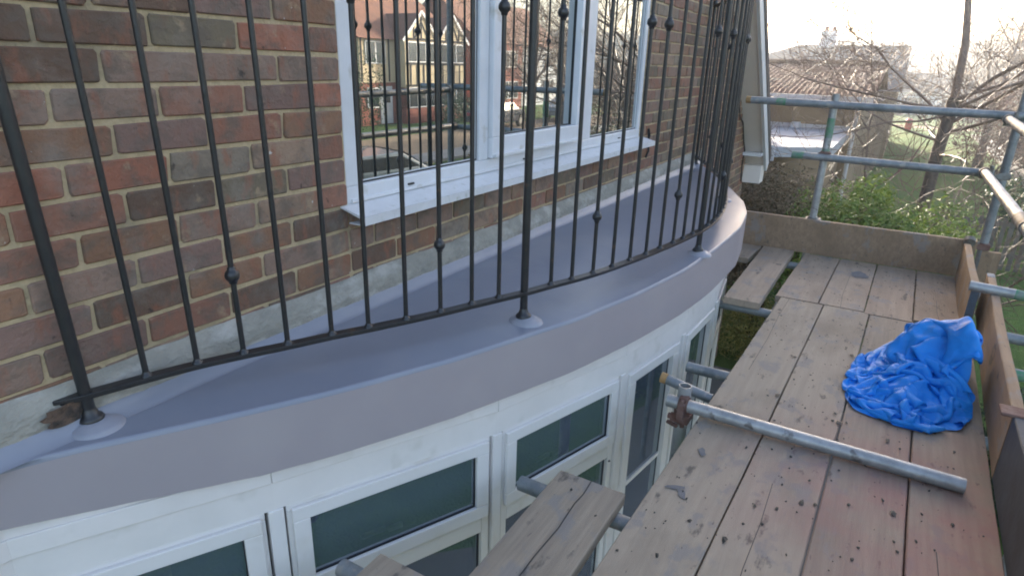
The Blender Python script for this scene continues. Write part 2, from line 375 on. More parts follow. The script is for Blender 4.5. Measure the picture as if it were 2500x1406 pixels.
# reveals and depth of the wall
mb.add([(WX0, .004, WZ0), (WX0, .12, WZ0), (WX0, .12, WZ1), (WX0, .004, WZ1)], [(0, 1, 2, 3)])
mb.add([(WX1, .004, WZ0), (WX1, .12, WZ0), (WX1, .12, WZ1), (WX1, .004, WZ1)], [(0, 1, 2, 3)])
mb.add([(WX0, .004, WZ0), (WX1, .004, WZ0), (WX1, .12, WZ0), (WX0, .12, WZ0)], [(0, 1, 2, 3)])
mb.add([(WX0, .004, WZ1), (WX1, .004, WZ1), (WX1, .12, WZ1), (WX0, .12, WZ1)], [(0, 1, 2, 3)])
wall = mb.build('front_wall', M_mortar, house)
m = MB()      # the body of the house behind its front
m.box(-3.6, 6.37, .13, 8.5, -3.1, -.72)
m.add([(-3.6, .13, -.72), (6.37, .13, -.72), (2.3, .13, 3.4), (-3.6, .13, 3.4), (-3.6, 8.5, -.72), (6.37, 8.5, -.72), (2.3, 8.5, 3.4), (-3.6, 8.5, 3.4)],
      [(0, 4, 5, 1)[::-1], (1, 5, 6, 2), (2, 6, 7, 3), (3, 7, 4, 0), (4, 7, 6, 5)])
for (a, b_) in ((6.37, .004), ): m.add([(6.37, .004, -3.1), (6.37, .13, -3.1), (6.37, .13, -.72), (6.37, .004, -.72)], [(0, 1, 2, 3)])
m.build('side_wall', M_redb, house)

# bricks: stretcher bond, courses of 75 mm counted from the mortar bed level with the window board
PAL = dict(R=(.31, .130, .084), r=(.25, .125, .086), b=(.235, .13, .08), d=(.135, .085, .06), m=(.245, .165, .125), g=(.225, .18, .135), o=(.165, .13, .088), p=(.20, .125, .10), t=(.29, .195, .135))
TAB = {7: 'bpddd', 6: 'rRodd', 5: 'mmmdd', 4: 'Rprmm', 3: 'brpbb', 2: 'rtgRR', 1: 'podrb', 0: 'rtmbr', -1: 'dbpmb', -2: 'tmbdp', -3: 'bdrpm'}
def brick_mesh(L, H, seed):
    rnd = random.Random(seed); hx, hz, c, e = L/2, H/2, .0055, .0028
    out = []
    for (sx, sz) in ((-1, -1), (1, -1), (1, 1), (-1, 1)):
        cs = [(sx*hx, sz*(hz-c)), (sx*(hx-c), sz*hz)]
        if sx*sz < 0: cs = cs[::-1]
        if (sx, sz) in ((-1, -1), (1, 1)): cs = cs
        out += cs
    out = [(x+rnd.uniform(-.0036, .003), z+rnd.uniform(-.0028, .0024)) for x, z in out]
    n = len(out); yo = .006
    vs = [(x, yo, z) for x, z in out]+[(x, .0006, z) for x, z in out]+[(x*(1-e/hx), -.0024+rnd.uniform(-.0006, .0006), z*(1-e/hz)) for x, z in out]
    fs = [(i, (i+1) % n, n+(i+1) % n, n+i) for i in range(n)]+[(n+i, n+(i+1) % n, 2*n+(i+1) % n, 2*n+i) for i in range(n)]+[tuple(range(2*n, 3*n))]
    return vs, fs
bricks = []
for r in range(-41, 43):
    zc = r*.075+.0375
    half = (r % 2 == 0)
    def run(xr, xl, first, idx0=0):
        """lay from xr leftwards to xl"""
        x = xr; i = idx0; L = first
        while x > xl+.03:
            L2 = min(L, x-xl)
            bricks.append((x-L2/2, zc, L2-.010, r, i)); x -= L2; L = .225; i += 1
    zlo, zhi = zc-.0325, zc+.0325
    xr = BX(zc)-.005
    if zhi < -.235:        # under the ledge bricks only show to the right of the bay
        run(xr, 4.12, .225-(.06 if half else .17)); continue
    if zlo > WZ1 or zhi < WZ0+.01:
        run(0, -2.2, .1125 if half else .225)
        n = int((xr)/.225); x = 0 if not half else -.0
        x = .1125 if half else 0.0
        if half: bricks.append((.05625, zc, .1025, r, 50))
        while x < xr-.04:
            L2 = min(.225, xr-x); bricks.append((x+L2/2, zc, L2-.01, r, 60)); x += L2
    else:
        run(0, -2.2, .1125 if half else .225)
        x = WX1; L = .1125 if half else .225
        while x < xr-.04:
            L2 = min(L, xr-x); bricks.append((x+L2/2, zc, L2-.01, r, 70)); x += L2; L = .225
vis = []; rest = []
for b in bricks:
    x, z, L, r, i = b; q = project((x, 0, z))
    ok = q and -60 < q[0] < 1840 and -50 < q[1] < 1000 and z > -1.0
    if ok and 1 < 2: vis.append((F*L/q[2]*abs(math.cos(math.atan2(0-CAM.y, x-CAM.x)-math.pi/2)), b))
    else: rest.append(b)
vis.sort(key=lambda t: -t[0]); rest += [v[1] for v in vis[296:]]; vis = [v[1] for v in vis[:296]]
cache = {}
rb = random.Random(5)
def tint(r, i):
    if i < 9 and r in TAB: k = TAB[r][min(i, 4)]
    else: k = rb.choice('rrbbbdpmmtgo')
    c = PAL[k]; f = rb.uniform(.98, 1.24); return tuple(min(1, x*f) for x in c)
for (x, z, L, r, i) in vis:
    key = (round(L, 3), rb.randrange(5))
    if key not in cache:
        k = MB(); v, f = brick_mesh(L, .065, hash(key) & 255); k.add(v, f); cache[key] = k.mesh('brick', M_brick)
    o = bpy.data.objects.new('brick', cache[key]); o.location = (x, rb.uniform(-.0012, .0015), z+rb.uniform(-.0012, .0012))
    o.rotation_euler = (0, rb.uniform(-.006, .006), 0); o.color = (*tint(r, i), 1); link(o, wall)
mb = MB(); cols = []
for (x, z, L, r, i) in rest:
    v, f = brick_mesh(L, .065, rb.randrange(999)); c = tint(r, i)
    mb.add([(a+x, b_, c_+z) for a, b_, c_ in v], f); cols += [c]*len(v)
me = mb.mesh('brickwork', M_brickfar)
ca = me.color_attributes.new('tint', 'FLOAT_COLOR', 'POINT')
for k, c in enumerate(cols): ca.data[k].color = (*c, 1)
link(tag(bpy.data.objects.new('brickwork', me), kind='stuff'), wall)

# rough render ledge along the foot of the wall
mb = MB(); xs = [-1.35+.02*k for k in range(283)]; n2 = 9
vs = []
for x in xs:
    top = -.232+.008*noise.noise(Vector((x*3, 0, 0)))+.004*noise.noise(Vector((x*14, 5, 0)))
    for j in range(n2):
        t = j/(n2-1); z = top+(-.36-top)*t
        y = -.004-.024*min(1, t*3.2)-.004*noise.noise(Vector((x*7, z*7, 1)))*(t > .05)-.0025*noise.noise(Vector((x*30, z*30, 4)))
        vs.append((x, y, z))
fs = [(i*n2+j, i*n2+j+1, (i+1)*n2+j+1, (i+1)*n2+j) for i in range(len(xs)-1) for j in range(n2-1)]
mb.add(vs, fs, 0, True); mb.build('render_ledge', M_concrete, house)
# broken hole in the ledge where the rail end enters the wall
mb = MB(); m = 22; vs = [(-.905, -.034, -.29)]
for q in range(m):
    t = 2*math.pi*q/m; rr = 1+.5*noise.noise(Vector((math.cos(t)*2, math.sin(t)*2, 1))); vs.append((-.90+.040*rr*math.cos(t), -.0375, -.293+.024*rr*math.sin(t)))
mb.add(vs, [(0, 1+(q+1) % m, 1+q) for q in range(m)])
mb.build('broken_hole', pm('shaded_rubble', (.13, .085, .06), (.04, .033, .028), 45, .95, .8, bscale=90, thr=(.4, .6), coord='pos'), house)  # flat rubble patch; the cavity's shade is put into its dark colour

# ---------------------------------------------------------------- upstairs window
uw = MB()
def frame_rect(mb, x0, x1, z0, z1, wl, wr, wb, wt, y0, y1, mi=0):
    """rectangular frame in the XZ plane, members butted"""
    mb.box(x0, x1, y0, y1, z0, z0+wb, mi); mb.box(x0, x1, y0, y1, z1-wt, z1, mi)
    mb.box(x0, x0+wl, y0, y1, z0+wb, z1-wt, mi); mb.box(x1-wr, x1, y0, y1, z0+wb, z1-wt, mi)
WT = 1.33
uw.box(.003, 2.652, .006, .075, .0005, .058)                       # bottom rail
uw.box(.003, 2.652, .006, .075, WT-.06, WT)                        # head
uw.box(.003, .058, .006, .075, .058, WT-.06); uw.box(2.607, 2.652, .006, .075, .058, WT-.06)
uw.box(.757, .823, .006, .075, .058, WT-.06); uw.box(1.70, 1.862, .006, .075, .058, WT-.06)
up_win = uw.build('upstairs_window', M_upvc, house, bevel=.004)
b2 = MB()
b2.box(.02, 2.63, -.002, .006, .008, .018)                           # bead line low on the frame
for (x0, x1) in ((.058, .757), (1.862, 2.607)): frame_rect(b2, x0, x1, .058, WT-.06, .01, .01, .01, .01, .02, .03)
b2.build('glazing_bead', M_upvc, up_win)
s_ = MB(); frame_rect(s_, .826, 1.697, .062, WT-.064, .095, .062, .0855, .06, -.014, .05); s_.build('opening_sash', M_upvc, up_win, bevel=.004)
d_ = MB(); d_.box(.83, 1.69, -.034, -.014, .066, .080); d_.build('drip_bar', M_sill, up_win, bevel=.003)
g_ = MB()
for (x0, x1, z0) in ((.066, .749, .066), (.925, 1.632, .152), (1.870, 2.599, .066)):
    k = MB(); k.add([(x0, .026, z0), (x1, .026, z0), (x1, .026, WT-.07), (x0, .026, WT-.07)], [(0, 1, 2, 3)]); k.build('pane', M_glass, up_win)
    frame_rect(g_, x0-.006, x1+.006, z0-.006, WT-.064, .006, .006, .006, .006, .019, .027)
g_.build('gasket', M_seal, up_win)
for x in (.30, 1.12, 2.28): k = MB(); k.box(x, x+.03, -.0005, .007, .024, .030); k.build('drain_slot', M_seal, up_win)
k = MB()
k.add([(-.030, .005, .0045), (2.70, .005, .0045), (2.70, -.088, -.018), (-.030, -.088, -.018), (-.030, .005, -.001), (2.70, .005, -.001), (2.70, -.084, -.026), (-.030, -.084, -.026)],
      [(0, 3, 2, 1), (4, 5, 6, 7), (0, 4, 7, 3)[::-1], (1, 2, 6, 5)])
k.box(-.030, 2.70, -.094, -.088, -.046, -.0182)
k.box(-.030, 2.70, -.0879, -.03, -.046, -.043)
k.build('sill', M_sill, up_win)

# ---------------------------------------------------------------- sloping roof, soffit and barge board
rf = MB()
def RX(z): return 5.80-1.06*(z)      # slope line of the outer soffit edge
pts = [(-.72, .15)]
zA, zB = -.66, 4.6
# slab: top sheet of the roof seen edge-on
def slab(mb, y0, y1, off0, off1, mi=0, za=zA, zb_=zB):
    n = Vector((1, 0, 1.06)).normalized()
    def P(z, off): return Vector((RX(z), 0, z))+n*off
    a0, a1, b0, b1 = P(za, off0), P(zb_, off0), P(za, off1), P(zb_, off1)
    vs = []
    for y in (y0, y1): vs += [(q.x, y, q.z) for q in (a0, a1, b1, b0)]
    mb.add(vs, [(0, 1, 2, 3), (7, 6, 5, 4), (0, 4, 5, 1)[::-1], (1, 5, 6, 2)[::-1], (2, 6, 7, 3)[::-1], (3, 7, 4, 0)[::-1]], mi)
slab(rf, -.235, 8.6, .112, .20); roof = rf.build('sloping_roof', M_tile, house)
k = MB(); slab(k, -.197, .14, .0, .02); k.build('soffit', M_soffit, roof)
k = MB(); slab(k, -.226, -.199, -.02, .108); k.build('barge_board', M_barge, roof, bevel=.003)
k = MB(); slab(k, -.196, .0, .022, .108, za=-.66, zb_=4.5); k.build('verge_block', M_soffit, roof)
k = MB()
k.box(6.30, 6.52, -.195, -.001, -.80, -.60); k.build('boxed_end', M_soffit, roof)
k = MB(); k.box(6.12, 6.50, -.20, -.002, -.475, -.44); k.build('ledge_strip', M_barge, roof)
k = MB()
k.path([(5.35, -.012, .30), (5.62, -.016, -.02), (5.85, -.012, -.10), (6.0, -.016, -.3), (6.16, -.012, -.42), (6.12, -.014, -.6), (6.2, -.012, -.78)], .006, 5)
k.build('loose_cable', M_seal, house)
k = MB(); k.path([(2.78, -.010, -.05), (2.80, -.018, .0), (2.785, -.012, .05), (2.80, -.02, -.1), (2.77, -.014, -.14)], .007, 5); k.build('wire_tail', M_seal, house)

# ---------------------------------------------------------------- bay roof
EDGE = [(-1.32, -.012), (-1.12, -.016), (-1.03, -.032), (-.9, -.09), (-.762, -.165), (-.604, -.245), (-.432, -.33), (-.215, -.422), (.048, -.518), (.392, -.622), (.64, -.678), (.909, -.730), (1.187, -.768),
        (1.471, -.790), (1.84, -.800), (2.157, -.800), (2.42, -.772), (2.66, -.73), (2.875, -.664), (3.12, -.560), (3.39, -.430), (3.70, -.28), (3.98, -.13), (4.22, 0)]
def zroof(y): return -.343+.045*y
def catmull(P, k):
    out = []
    for i in range(len(P)-1):
        p0, p1, p2, p3 = [Vector(P[max(0, min(len(P)-1, j))]) for j in (i-1, i, i+1, i+2)]
        for s in range(k):
            t = s/k; out.append(.5*((2*p1)+(-p0+p2)*t+(2*p0-5*p1+4*p2-p3)*t*t+(-p0+3*p1-3*p2+p3)*t**3))
    out.append(Vector(P[-1])); return out
E2 = catmull([(a, b_, 0) for a, b_ in EDGE], 6)
# the deck edge is made of short boards: blend the curve a little towards its chords
E3 = []
for i, p in enumerate(E2):
    k = i//9; a = E2[k*9]; b_ = E2[min((k+1)*9, len(E2)-1)]; t = (i-k*9)/max(1, (min((k+1)*9, len(E2)-1)-k*9)); E3.append(p.lerp(a.lerp(b_, t), .7))
E2 = E3
def zbot(x): # foot of the grey fascia
    T = [(-1.1, -.475), (-1.0, -.492), (-.9, -.508), (-.75, -.523), (-.6, -.541), (-.2, -.556), (.39, -.573), (1.2, -.592), (1.5, -.605), (2.5, -.61), (4.3, -.61)]
    for (a, za), (b_, zb_) in zip(T, T[1:]):
        if x <= b_: return za+(zb_-za)*(x-a)/(b_-a)
    return T[-1][1]
n = len(E2); NT = 12; mb = MB()
def outn(i):
    d = (E2[min(i+1, n-1)]-E2[max(i-1, 0)]).normalized(); return Vector((d.y, -d.x, 0))
def sheet_strip(cols):
    m_ = len(cols[0]); vs = []
    for c in cols:
        for q in c:
            if q.y > -.005: q.y = -.005
            vs.append(q)
    mb.add(vs, [(i*m_+j, i*m_+j+1, (i+1)*m_+j+1, (i+1)*m_+j) for i in range(len(cols)-1) for j in range(m_-1)], 0, True)
cove = []; deck = []; lip = []; fascia = []; under = []
for i, p in enumerate(E2):
    xw = -1.32+(4.22+1.32)*i/(n-1)
    wob = .0022*noise.noise(Vector((p.x*6, p.y*6, 0))); lw = .0016*noise.noise(Vector((p.x*19, 3, 0)))
    cove.append([Vector((xw, -.028, -.312)), Vector((xw, -.034, -.319)), Vector((xw, -.040, -.336)), Vector((xw, -.062, -.3455))])
    col = []
    for j in range(NT+1):
        t = j/NT; q = Vector((xw, -.062, 0)).lerp(Vector((p.x, min(p.y, -.063), 0)), t)
        q.z = zroof(q.y)+.0022*noise.noise(Vector((q.x*2.5, q.y*2.5, 7)))*(0 < j < NT); col.append(q)
    deck.append(col)
    o = outn(i); ze = zroof(min(p.y, -.063))
    lip.append([col[-1].copy(), Vector((p.x, min(p.y, -.063), ze))+o*.004+Vector((0, 0, .0018+lw)), p+o*(.009+wob*.6)+Vector((0, 0, ze-.0035+lw)), p+o*(.011+wob)+Vector((0, 0, ze-.012))])
    f0 = p+o*(.011+wob)+Vector((0, 0, ze-.012))
    fascia.append([f0, p+o*(.011+wob)+Vector((0, 0, (ze+zbot(p.x))/2)), p+o*.010+Vector((0, 0, zbot(p.x)+.0022*noise.noise(Vector((p.x*16, 1, 1)))))])
    under.append([fascia[-1][-1].copy(), p-o*.07+Vector((0, 0, zbot(p.x)+.002))])
for c in (cove, deck, lip): sheet_strip(c)
bayroof = mb.build('bay_roof', M_membrane, house)
mb = MB()
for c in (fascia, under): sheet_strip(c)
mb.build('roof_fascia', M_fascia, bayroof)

# ---------------------------------------------------------------- railing line (plan)
RL = [(-.853, -.036), (-.736, -.070), (-.631, -.105), (-.534, -.148), (-.436, -.195), (-.33, -.243), (-.237, -.290), (-.134, -.338), (-.032, -.384), (.073, -.425), (.168, -.464),
      (.264, -.503), (.377, -.541), (.470, -.575), (.577, -.609), (.690, -.637), (.806, -.661), (.922, -.684), (1.040, -.703), (1.155, -.722), (1.255, -.736), (1.362, -.748), (1.459, -.758)]
far = catmull([(1.459, -.758, 0), (1.70, -.760, 0), (2.05, -.722, 0), (2.4, -.65, 0), (2.79, -.548, 0), (3.2, -.405, 0), (3.62, -.225, 0), (4.02, -.035, 0)], 14)
acc = [0.]
for a, b_ in zip(far, far[1:]): acc.append(acc[-1]+(b_-a).length)
def farat(s):
    for i in range(len(acc)-1):
        if acc[i+1] >= s: return far[i].lerp(far[i+1], (s-acc[i])/(acc[i+1]-acc[i]))
    return far[-1]
NF = 24; stp = acc[-1]/NF
RL = RL + [(farat(stp*k).x, farat(stp*k).y) for k in range(1, NF+1)]
POSTS = {0, 11, 22, 34, 46}
ZR, ZT = -.264, .895
rail = thing('balcony_railing', 'black wrought iron railing curving round the edge of the grey bay roof', 'railing')
def strip(mb, pts, z0, z1, w):
    vs = []; k = len(pts)
    for i, p in enumerate(pts):
        a = Vector(pts[max(i-1, 0)]); b_ = Vector(pts[min(i+1, k-1)]); d = (b_-a).normalized(); o = Vector((d.y, -d.x))
        for (s, z) in ((-1, z0), (1, z0), (1, z1), (-1, z1)): q = Vector(p)+o*s*w/2; vs.append((q.x, q.y, z))
    fs = [(i*4+j, i*4+(j+1) % 4, i*4+4+(j+1) % 4, i*4+4+j) for i in range(k-1) for j in range(4)]+[(0, 3, 2, 1), (k*4-4, k*4-3, k*4-2, k*4-1)]
    mb.add(vs, fs)
curve = [(-.905, -.012)]+RL
cur3 = catmull([(a, b_, 0) for a, b_ in curve], 3); cur2 = [(p.x, p.y) for p in cur3]
k = MB(); strip(k, cur2, ZR-.005, ZR+.004, .030); k.build('bottom_rail', M_iron, rail, bevel=.001)
k = MB(); strip(k, cur2, ZR-.010, ZR-.0052, .020); k.build('rail_channel', M_iron, rail)
def tilt(x): return .038*max(0, min(1, (-.16-x)/.70))     # the near end of the railing leans a little
curT = [(x-(ZT-ZR)*tilt(x), y) for x, y in cur2]
k = MB(); strip(k, curT, ZT, ZT+.012, .038); k.build('top_rail', M_iron, rail, bevel=.003)
ball = [(.0072, -.022), (.0095, -.019), (.0095, -.014), (.0125, -.012), (.0165, -.006), (.0172, .001), (.0155, .008), (.0115, .013), (.0095, .015), (.0095, .019), (.0072, .022)]
bm_ = MB(); bm_.tube((0, 0, ZR+.002), (0, 0, ZT), .0068, n=10, cap=False); bar_me = bm_.mesh('bar', M_iron)
bm_ = MB(); bm_.lathe(ball, (0, 0, 0), 12); ball_me = bm_.mesh('knuckle', M_iron)
bm_ = MB(); bm_.lathe([(.013, -.004), (.0135, .003), (.009, .006), (.007, .012)], (0, 0, ZR+.003), 10); foot_me = bm_.mesh('weld_collar', M_iron)
bm_ = MB(); bm_.tube((0, 0, -.36), (0, 0, ZT+.02), .0128, n=14); post_me = bm_.mesh('post', M_iron)
bm_ = MB(); bm_.lathe([(.024, -.006), (.026, .004), (.0225, .010), (.017, .014), (.0128, .030)], (0, 0, 0), 16); shoe_me = bm_.mesh('foot', M_iron)
bm_ = MB(); bm_.lathe([(.053, -.004), (.050, .003), (.044, .007), (.031, .013), (.024, .017), (.0, .018)], (0, 0, 0), 28); coll_me = bm_.mesh('sealed_collar', M_collar)
def put(name, me, parent, loc, sc=None):
    o = bpy.data.objects.new(name, me); o.location = loc
    if sc: o.scale = sc
    return link(o, parent)
pat = {1: 'T', 3: 'L', 5: 'T', 6: 'T', 8: 'L', 10: 'T'}
rj = random.Random(2)
last = 0
for i, (x, y) in enumerate(RL):
    if i in POSTS:
        last = i; zc = zroof(y)
        p = put('post', post_me, rail, (x+ZR*tilt(x), y, 0)); p.rotation_euler = (0, -tilt(x), 0); put('foot', shoe_me, p, (0, 0, zc+.016)); put('knuckle', ball_me, p, (0, 0, ZT+.03), (1.3, 1.3, 1.3))
        c = put('sealed_collar', coll_me, bayroof, (x+.005, y-.007, zc+.001), (1.1, 1.02, 1.0)); c.rotation_euler = (0, 0, rj.uniform(0, 3))
    else:
        k = i-last
        b = put('bar', bar_me, rail, (x+ZR*tilt(x), y, 0)); b.rotation_euler = (rj.uniform(-.003, .003), rj.uniform(-.003, .003)-tilt(x), 0)
        kk = pat.get(k if i < 34 else k)
        if kk: put('knuckle', ball_me, b, (0, 0, -.055 if kk == 'L' else .585), (rj.uniform(.97, 1.05),)*3)
        put('weld_collar', foot_me, b, (0, 0, 0))

# ---------------------------------------------------------------- bay window below the roof
bay = thing('tmp', None, None); COL.objects.unlink(bay); bpy.data.objects.remove(bay)
J = [(-1.31, -.030), (-1.05, -.024), (-.57, -.246), (.09, -.516), (.78, -.688), (1.39, -.762), (2.02, -.765), (2.62, -.68), (3.22, -.48), (3.74, -.235), (4.12, .0)]
J = [Vector((a, b_, 0)) for a, b_ in J]
SH = -.045
def facetM(a, b_):
    d = (b_-a); L = d.length; d = d/L; o = Vector((d.y, -d.x, 0))         # s along, outwards, z with the slight fall of the bay
    if o.y > 0: o = -o
    Mx = Matrix(((d.x, o.x, 0, a.x), (d.y, o.y, 0, a.y), (SH*d.x, SH*o.x, 1, SH*(a.x-.1)), (0, 0, 0, 1)))
    return Mx, L
mb = MB()
for a, b_ in zip(J, J[1:]):
    Mx, L = facetM(a, b_)
    mb.box(0, L, -.06, .0, -.702, -.535, M=Mx)
bayw = mb.build('bay_window', M_upvcb, house)
def part(mb, name, mat, bevel=0): return mb.build(name, mat, bayw, bevel=bevel)
for f, (a, b_) in enumerate(zip(J, J[1:])):
    Mx, L = facetM(a, b_)
    # moulding strip below the grey fascia
    k = MB(); k.box(.0, L-.001, .0005, .006, -.618, -.568, M=Mx); part(k, 'cover_board', M_upvcb, .002)
    # corner post
    k = MB(); k.box(-.018, .022, -.07, .004, -2.35, -.7025, M=Mx); part(k, 'corner_post', M_bayupvc, .003)
    x0, x1 = .028, L-.026
    def fr(x0, x1, z0, z1, wl, wr, wb, wt, y0, y1, name='frame'):
        k = MB()
        k.box(x0, x1, y0, y1, z0, z0+wb, M=Mx); k.box(x0, x1, y0, y1, z1-wt, z1, M=Mx)
        k.box(x0, x0+wl, y0, y1, z0+wb+.0002, z1-wt-.0002, M=Mx); k.box(x1-wr, x1, y0, y1, z0+wb+.0002, z1-wt-.0002, M=Mx); return part(k, name, M_bayupvc, .0025)
    def pane(x0, x1, z0, z1, y, handle=False):
        k = MB(); k.add([Mx @ Vector(c) for c in ((x0, y, z0), (x1, y, z0), (x1, y, z1), (x0, y, z1))], [(0, 1, 2, 3)]); part(k, 'pane', M_bayglass)
        k = MB()
        e = .005
        for (c0, c1, d0, d1) in ((x0, x1, z0, z0+e), (x0, x1, z1-e, z1), (x0, x0+e, z0+e, z1-e), (x1-e, x1, z0+e, z1-e)): k.box(c0, c1, y, y+.003, d0, d1, M=Mx)
        part(k, 'gasket', M_seal)
        if handle:
            k = MB(); xm = (x0+x1)/2
            k.box(xm-.03, xm+.02, y-.035, y-.02, z0+.014, z0+.030, M=Mx); k.box(xm-.11, xm-.03, y-.05, y-.035, z0+.012, z0+.026, M=Mx)
            part(k, 'handle', M_handle, .003)
    fr(x0, x1, -2.35, -.703, .028, .030, .07, .022, -.055, -.002, 'outer_frame')
    if f in (4, 5):
        fr(x0+.029, x1-.031, -2.27, -.726, .058, .060, .06, .046, -.04, .008, 'casement')
        pane(x0+.085, x1-.088, -2.215, -.768, -.018)
        k = MB(); k.box(x0+.086, x1-.089, -.017, -.010, -1.33, -1.31, M=Mx); part(k, 'tube_reflection_bar', M_bayupvc)  # white strip put in for a scaffold tube's reflection in the glass
    else:
        k = MB(); k.box(x0+.029, x1-.031, -.055, -.002, -1.075, -.99, M=Mx); part(k, 'transom', M_bayupvc, .002)
        fr(x0+.012, x1-.012, -1.005, -.714, .046, .046, .048, .042, -.0015, .012, 'fanlight')
        pane(x0+.056, x1-.056, -.958, -.755, -.005, True)
        pane(x0+.03, x1-.031, -2.28, -1.077, -.02)
    k = MB(); k.add([Mx @ Vector(c) for c in ((0, -.16, -2.35), (L, -.16, -2.35), (L, -.16, -.7), (0, -.16, -.7))], [(0, 1, 2, 3)]); part(k, 'room_dark_sheet', M_interior)  # backing sheet; the dimness of the room is put into its colour
    k = MB(); k.box(-.005, L+.005, -.16, -.005, -3.1, -2.352, M=Mx); part(k, 'plinth_wall', M_redb)

# ================================================================= SCAFFOLD
BZ = -.775
def board(x0, x1, yl0, yr0, yl1, yr1, label, mat=M_plank, z=BZ, th=.038, name='scaffold_board', cat='plank', hoops=False, wob=.0015):
    """board from x0 to x1; yl/yr are its two edges at each end"""
    cx = (x0+x1)/2; cy = (yl0+yr0+yl1+yr1)/4
    k = MB(); rnd = random.Random(label); n = 14; vs = []
    for i in range(n+1):
        t = i/n; x = x0+(x1-x0)*t; a = yl0+(yl1-yl0)*t; b_ = yr0+(yr1-yr0)*t
        dz = wob*math.sin(t*5+rnd.random()); da = rnd.uniform(-.0012, .0012); db = rnd.uniform(-.0012, .0012)
        vs += [(x-cx, a-.0035+da-cy, dz), (x-cx, b_+.0035+db-cy, dz), (x-cx, b_+db-cy, dz-.004), (x-cx, b_+db-cy, dz-th), (x-cx, a+da-cy, dz-th), (x-cx, a+da-cy, dz-.004)]
    fs = [(i*6+j, i*6+6+j, i*6+6+(j+1) % 6, i*6+(j+1) % 6) for i in range(n) for j in range(6)]+[(0, 1, 2, 3, 4, 5), tuple(n*6+5-q for q in range(6))]
    k.add(vs, fs)
    e = thing(name, label, cat, (cx, cy, z), group='boards of the scaffold platform')
    k.build('plank', mat, e)
    if hoops:
        for xx in (x0-.0015, x1+.0005):
            q = MB(); q.box(xx-cx, xx+.001-cx, min(yl0, yr0)+.004-cy, max(yl0, yr0)-.004-cy, -th+.004, -.004); q.build('end_band', M_endpaint, e)
    return e
w_ = .2235
def ney(x, k_): return -1.003-.2255*k_-.026*x
def fay(x, k_): return -1.030-.2275*k_-.024*(x-2.27)
NL = ['walkway board nearest the bay, running from the photo foot up to the cross joint', 'second walkway board out from the bay, under the middle of the loose tube',
      'third walkway board out from the bay, dusted pink, under the loose tube and tarpaulin tail', 'outermost walkway board beside the toe board, pink stained and under the tarpaulin']
FL = ['far walkway board beside the long open gap, beyond the cross joint', 'far walkway board with a grey smear, second from the open gap', 'far walkway board third from the open gap at the end barrier', 'far corner walkway board with a split, against the side toe board']
for k_ in range(4):
    x1 = 2.268-.008*k_*(-1)**k_
    gap = .0045
    board(-2.0, x1, ney(-2.0, k_)-gap/2, ney(-2.0, k_+1)+gap/2, ney(x1, k_)-gap/2, ney(x1, k_+1)+gap/2, NL[k_])
    x0 = x1+.010
    board(x0, 3.345, fay(x0, k_)-gap/2, fay(x0, k_+1)+gap/2, fay(3.345, k_)-gap/2, fay(3.345, k_+1)+gap/2, FL[k_], M_plank2)
board(2.06, 3.34, -.790, -.985, -.775, -.985, 'short loose plank lying beside the curved roof edge, left of the long gap', M_plank2, z=BZ+.008)
board(2.95, 3.34, -.52, -.745, -.54, -.762, 'plank corner poking out beyond the curved roof edge at the far left', M_plank2, z=BZ+.004)
board(-2.0, .125, -.742, -.955, -.735, -.955, 'short split plank pointing at the bay windows, with a dark crack', M_plank, z=BZ)
board(-2.0, -.455, -.500, -.705, -.498, -.712, 'plank end at the bottom edge of the photo, just below the fanlights', M_plank, z=BZ)
# crack lines in the split plank
crk = thing('paint_flake', None, None); COL.objects.unlink(crk); bpy.data.objects.remove(crk)
sp = [o for o in bpy.data.objects if o.get('label', '').startswith('short split plank')][0]
k = MB(); cx, cy = sp.location.x, sp.location.y; px_ = .122
pts = [(.122, -.845), (.05, -.850), (.0, -.846), (-.12, -.853), (-.25, -.848), (-.5, -.852), (-.9, -.85), (-1.9, -.851)]
vs = []
for x, y in pts: vs += [(x-cx, y-.0016-cy, .0022), (x-cx, y+.0016-cy, .0022)]
k.add(vs, [(i*2, i*2+1, i*2+3, i*2+2) for i in range(len(pts)-1)]); k.build('crack', M_seal, sp)
def crack(start, pts, w=.0011):
    b_ = [o for o in bpy.data.objects if o.get('label', '').startswith(start)][0]; cx, cy = b_.location.x, b_.location.y; k = MB(); vs = []
    for x, y in pts: vs += [(x-cx, y-w-cy, .0026), (x-cx, y+w-cy, .0026)]
    k.add(vs, [(i*2, i*2+1, i*2+3, i*2+2) for i in range(len(pts)-1)]); k.build('crack', M_seal, b_)
crack('far corner walkway', [(2.285, -1.83), (2.36, -1.832), (2.5, -1.826), (2.72, -1.831)]); crack('far walkway board with a grey', [(2.28, -1.37), (2.5, -1.362), (2.7, -1.366), (2.95, -1.372)])
crack('second walkway', [(-.25, -1.33), (.0, -1.325), (.2, -1.331), (.42, -1.328)]); crack('walkway board nearest', [(1.2, -1.10), (1.6, -1.108), (1.95, -1.103), (2.26, -1.11)]); crack('outermost', [(-.4, -1.76), (.1, -1.765), (.35, -1.76)])

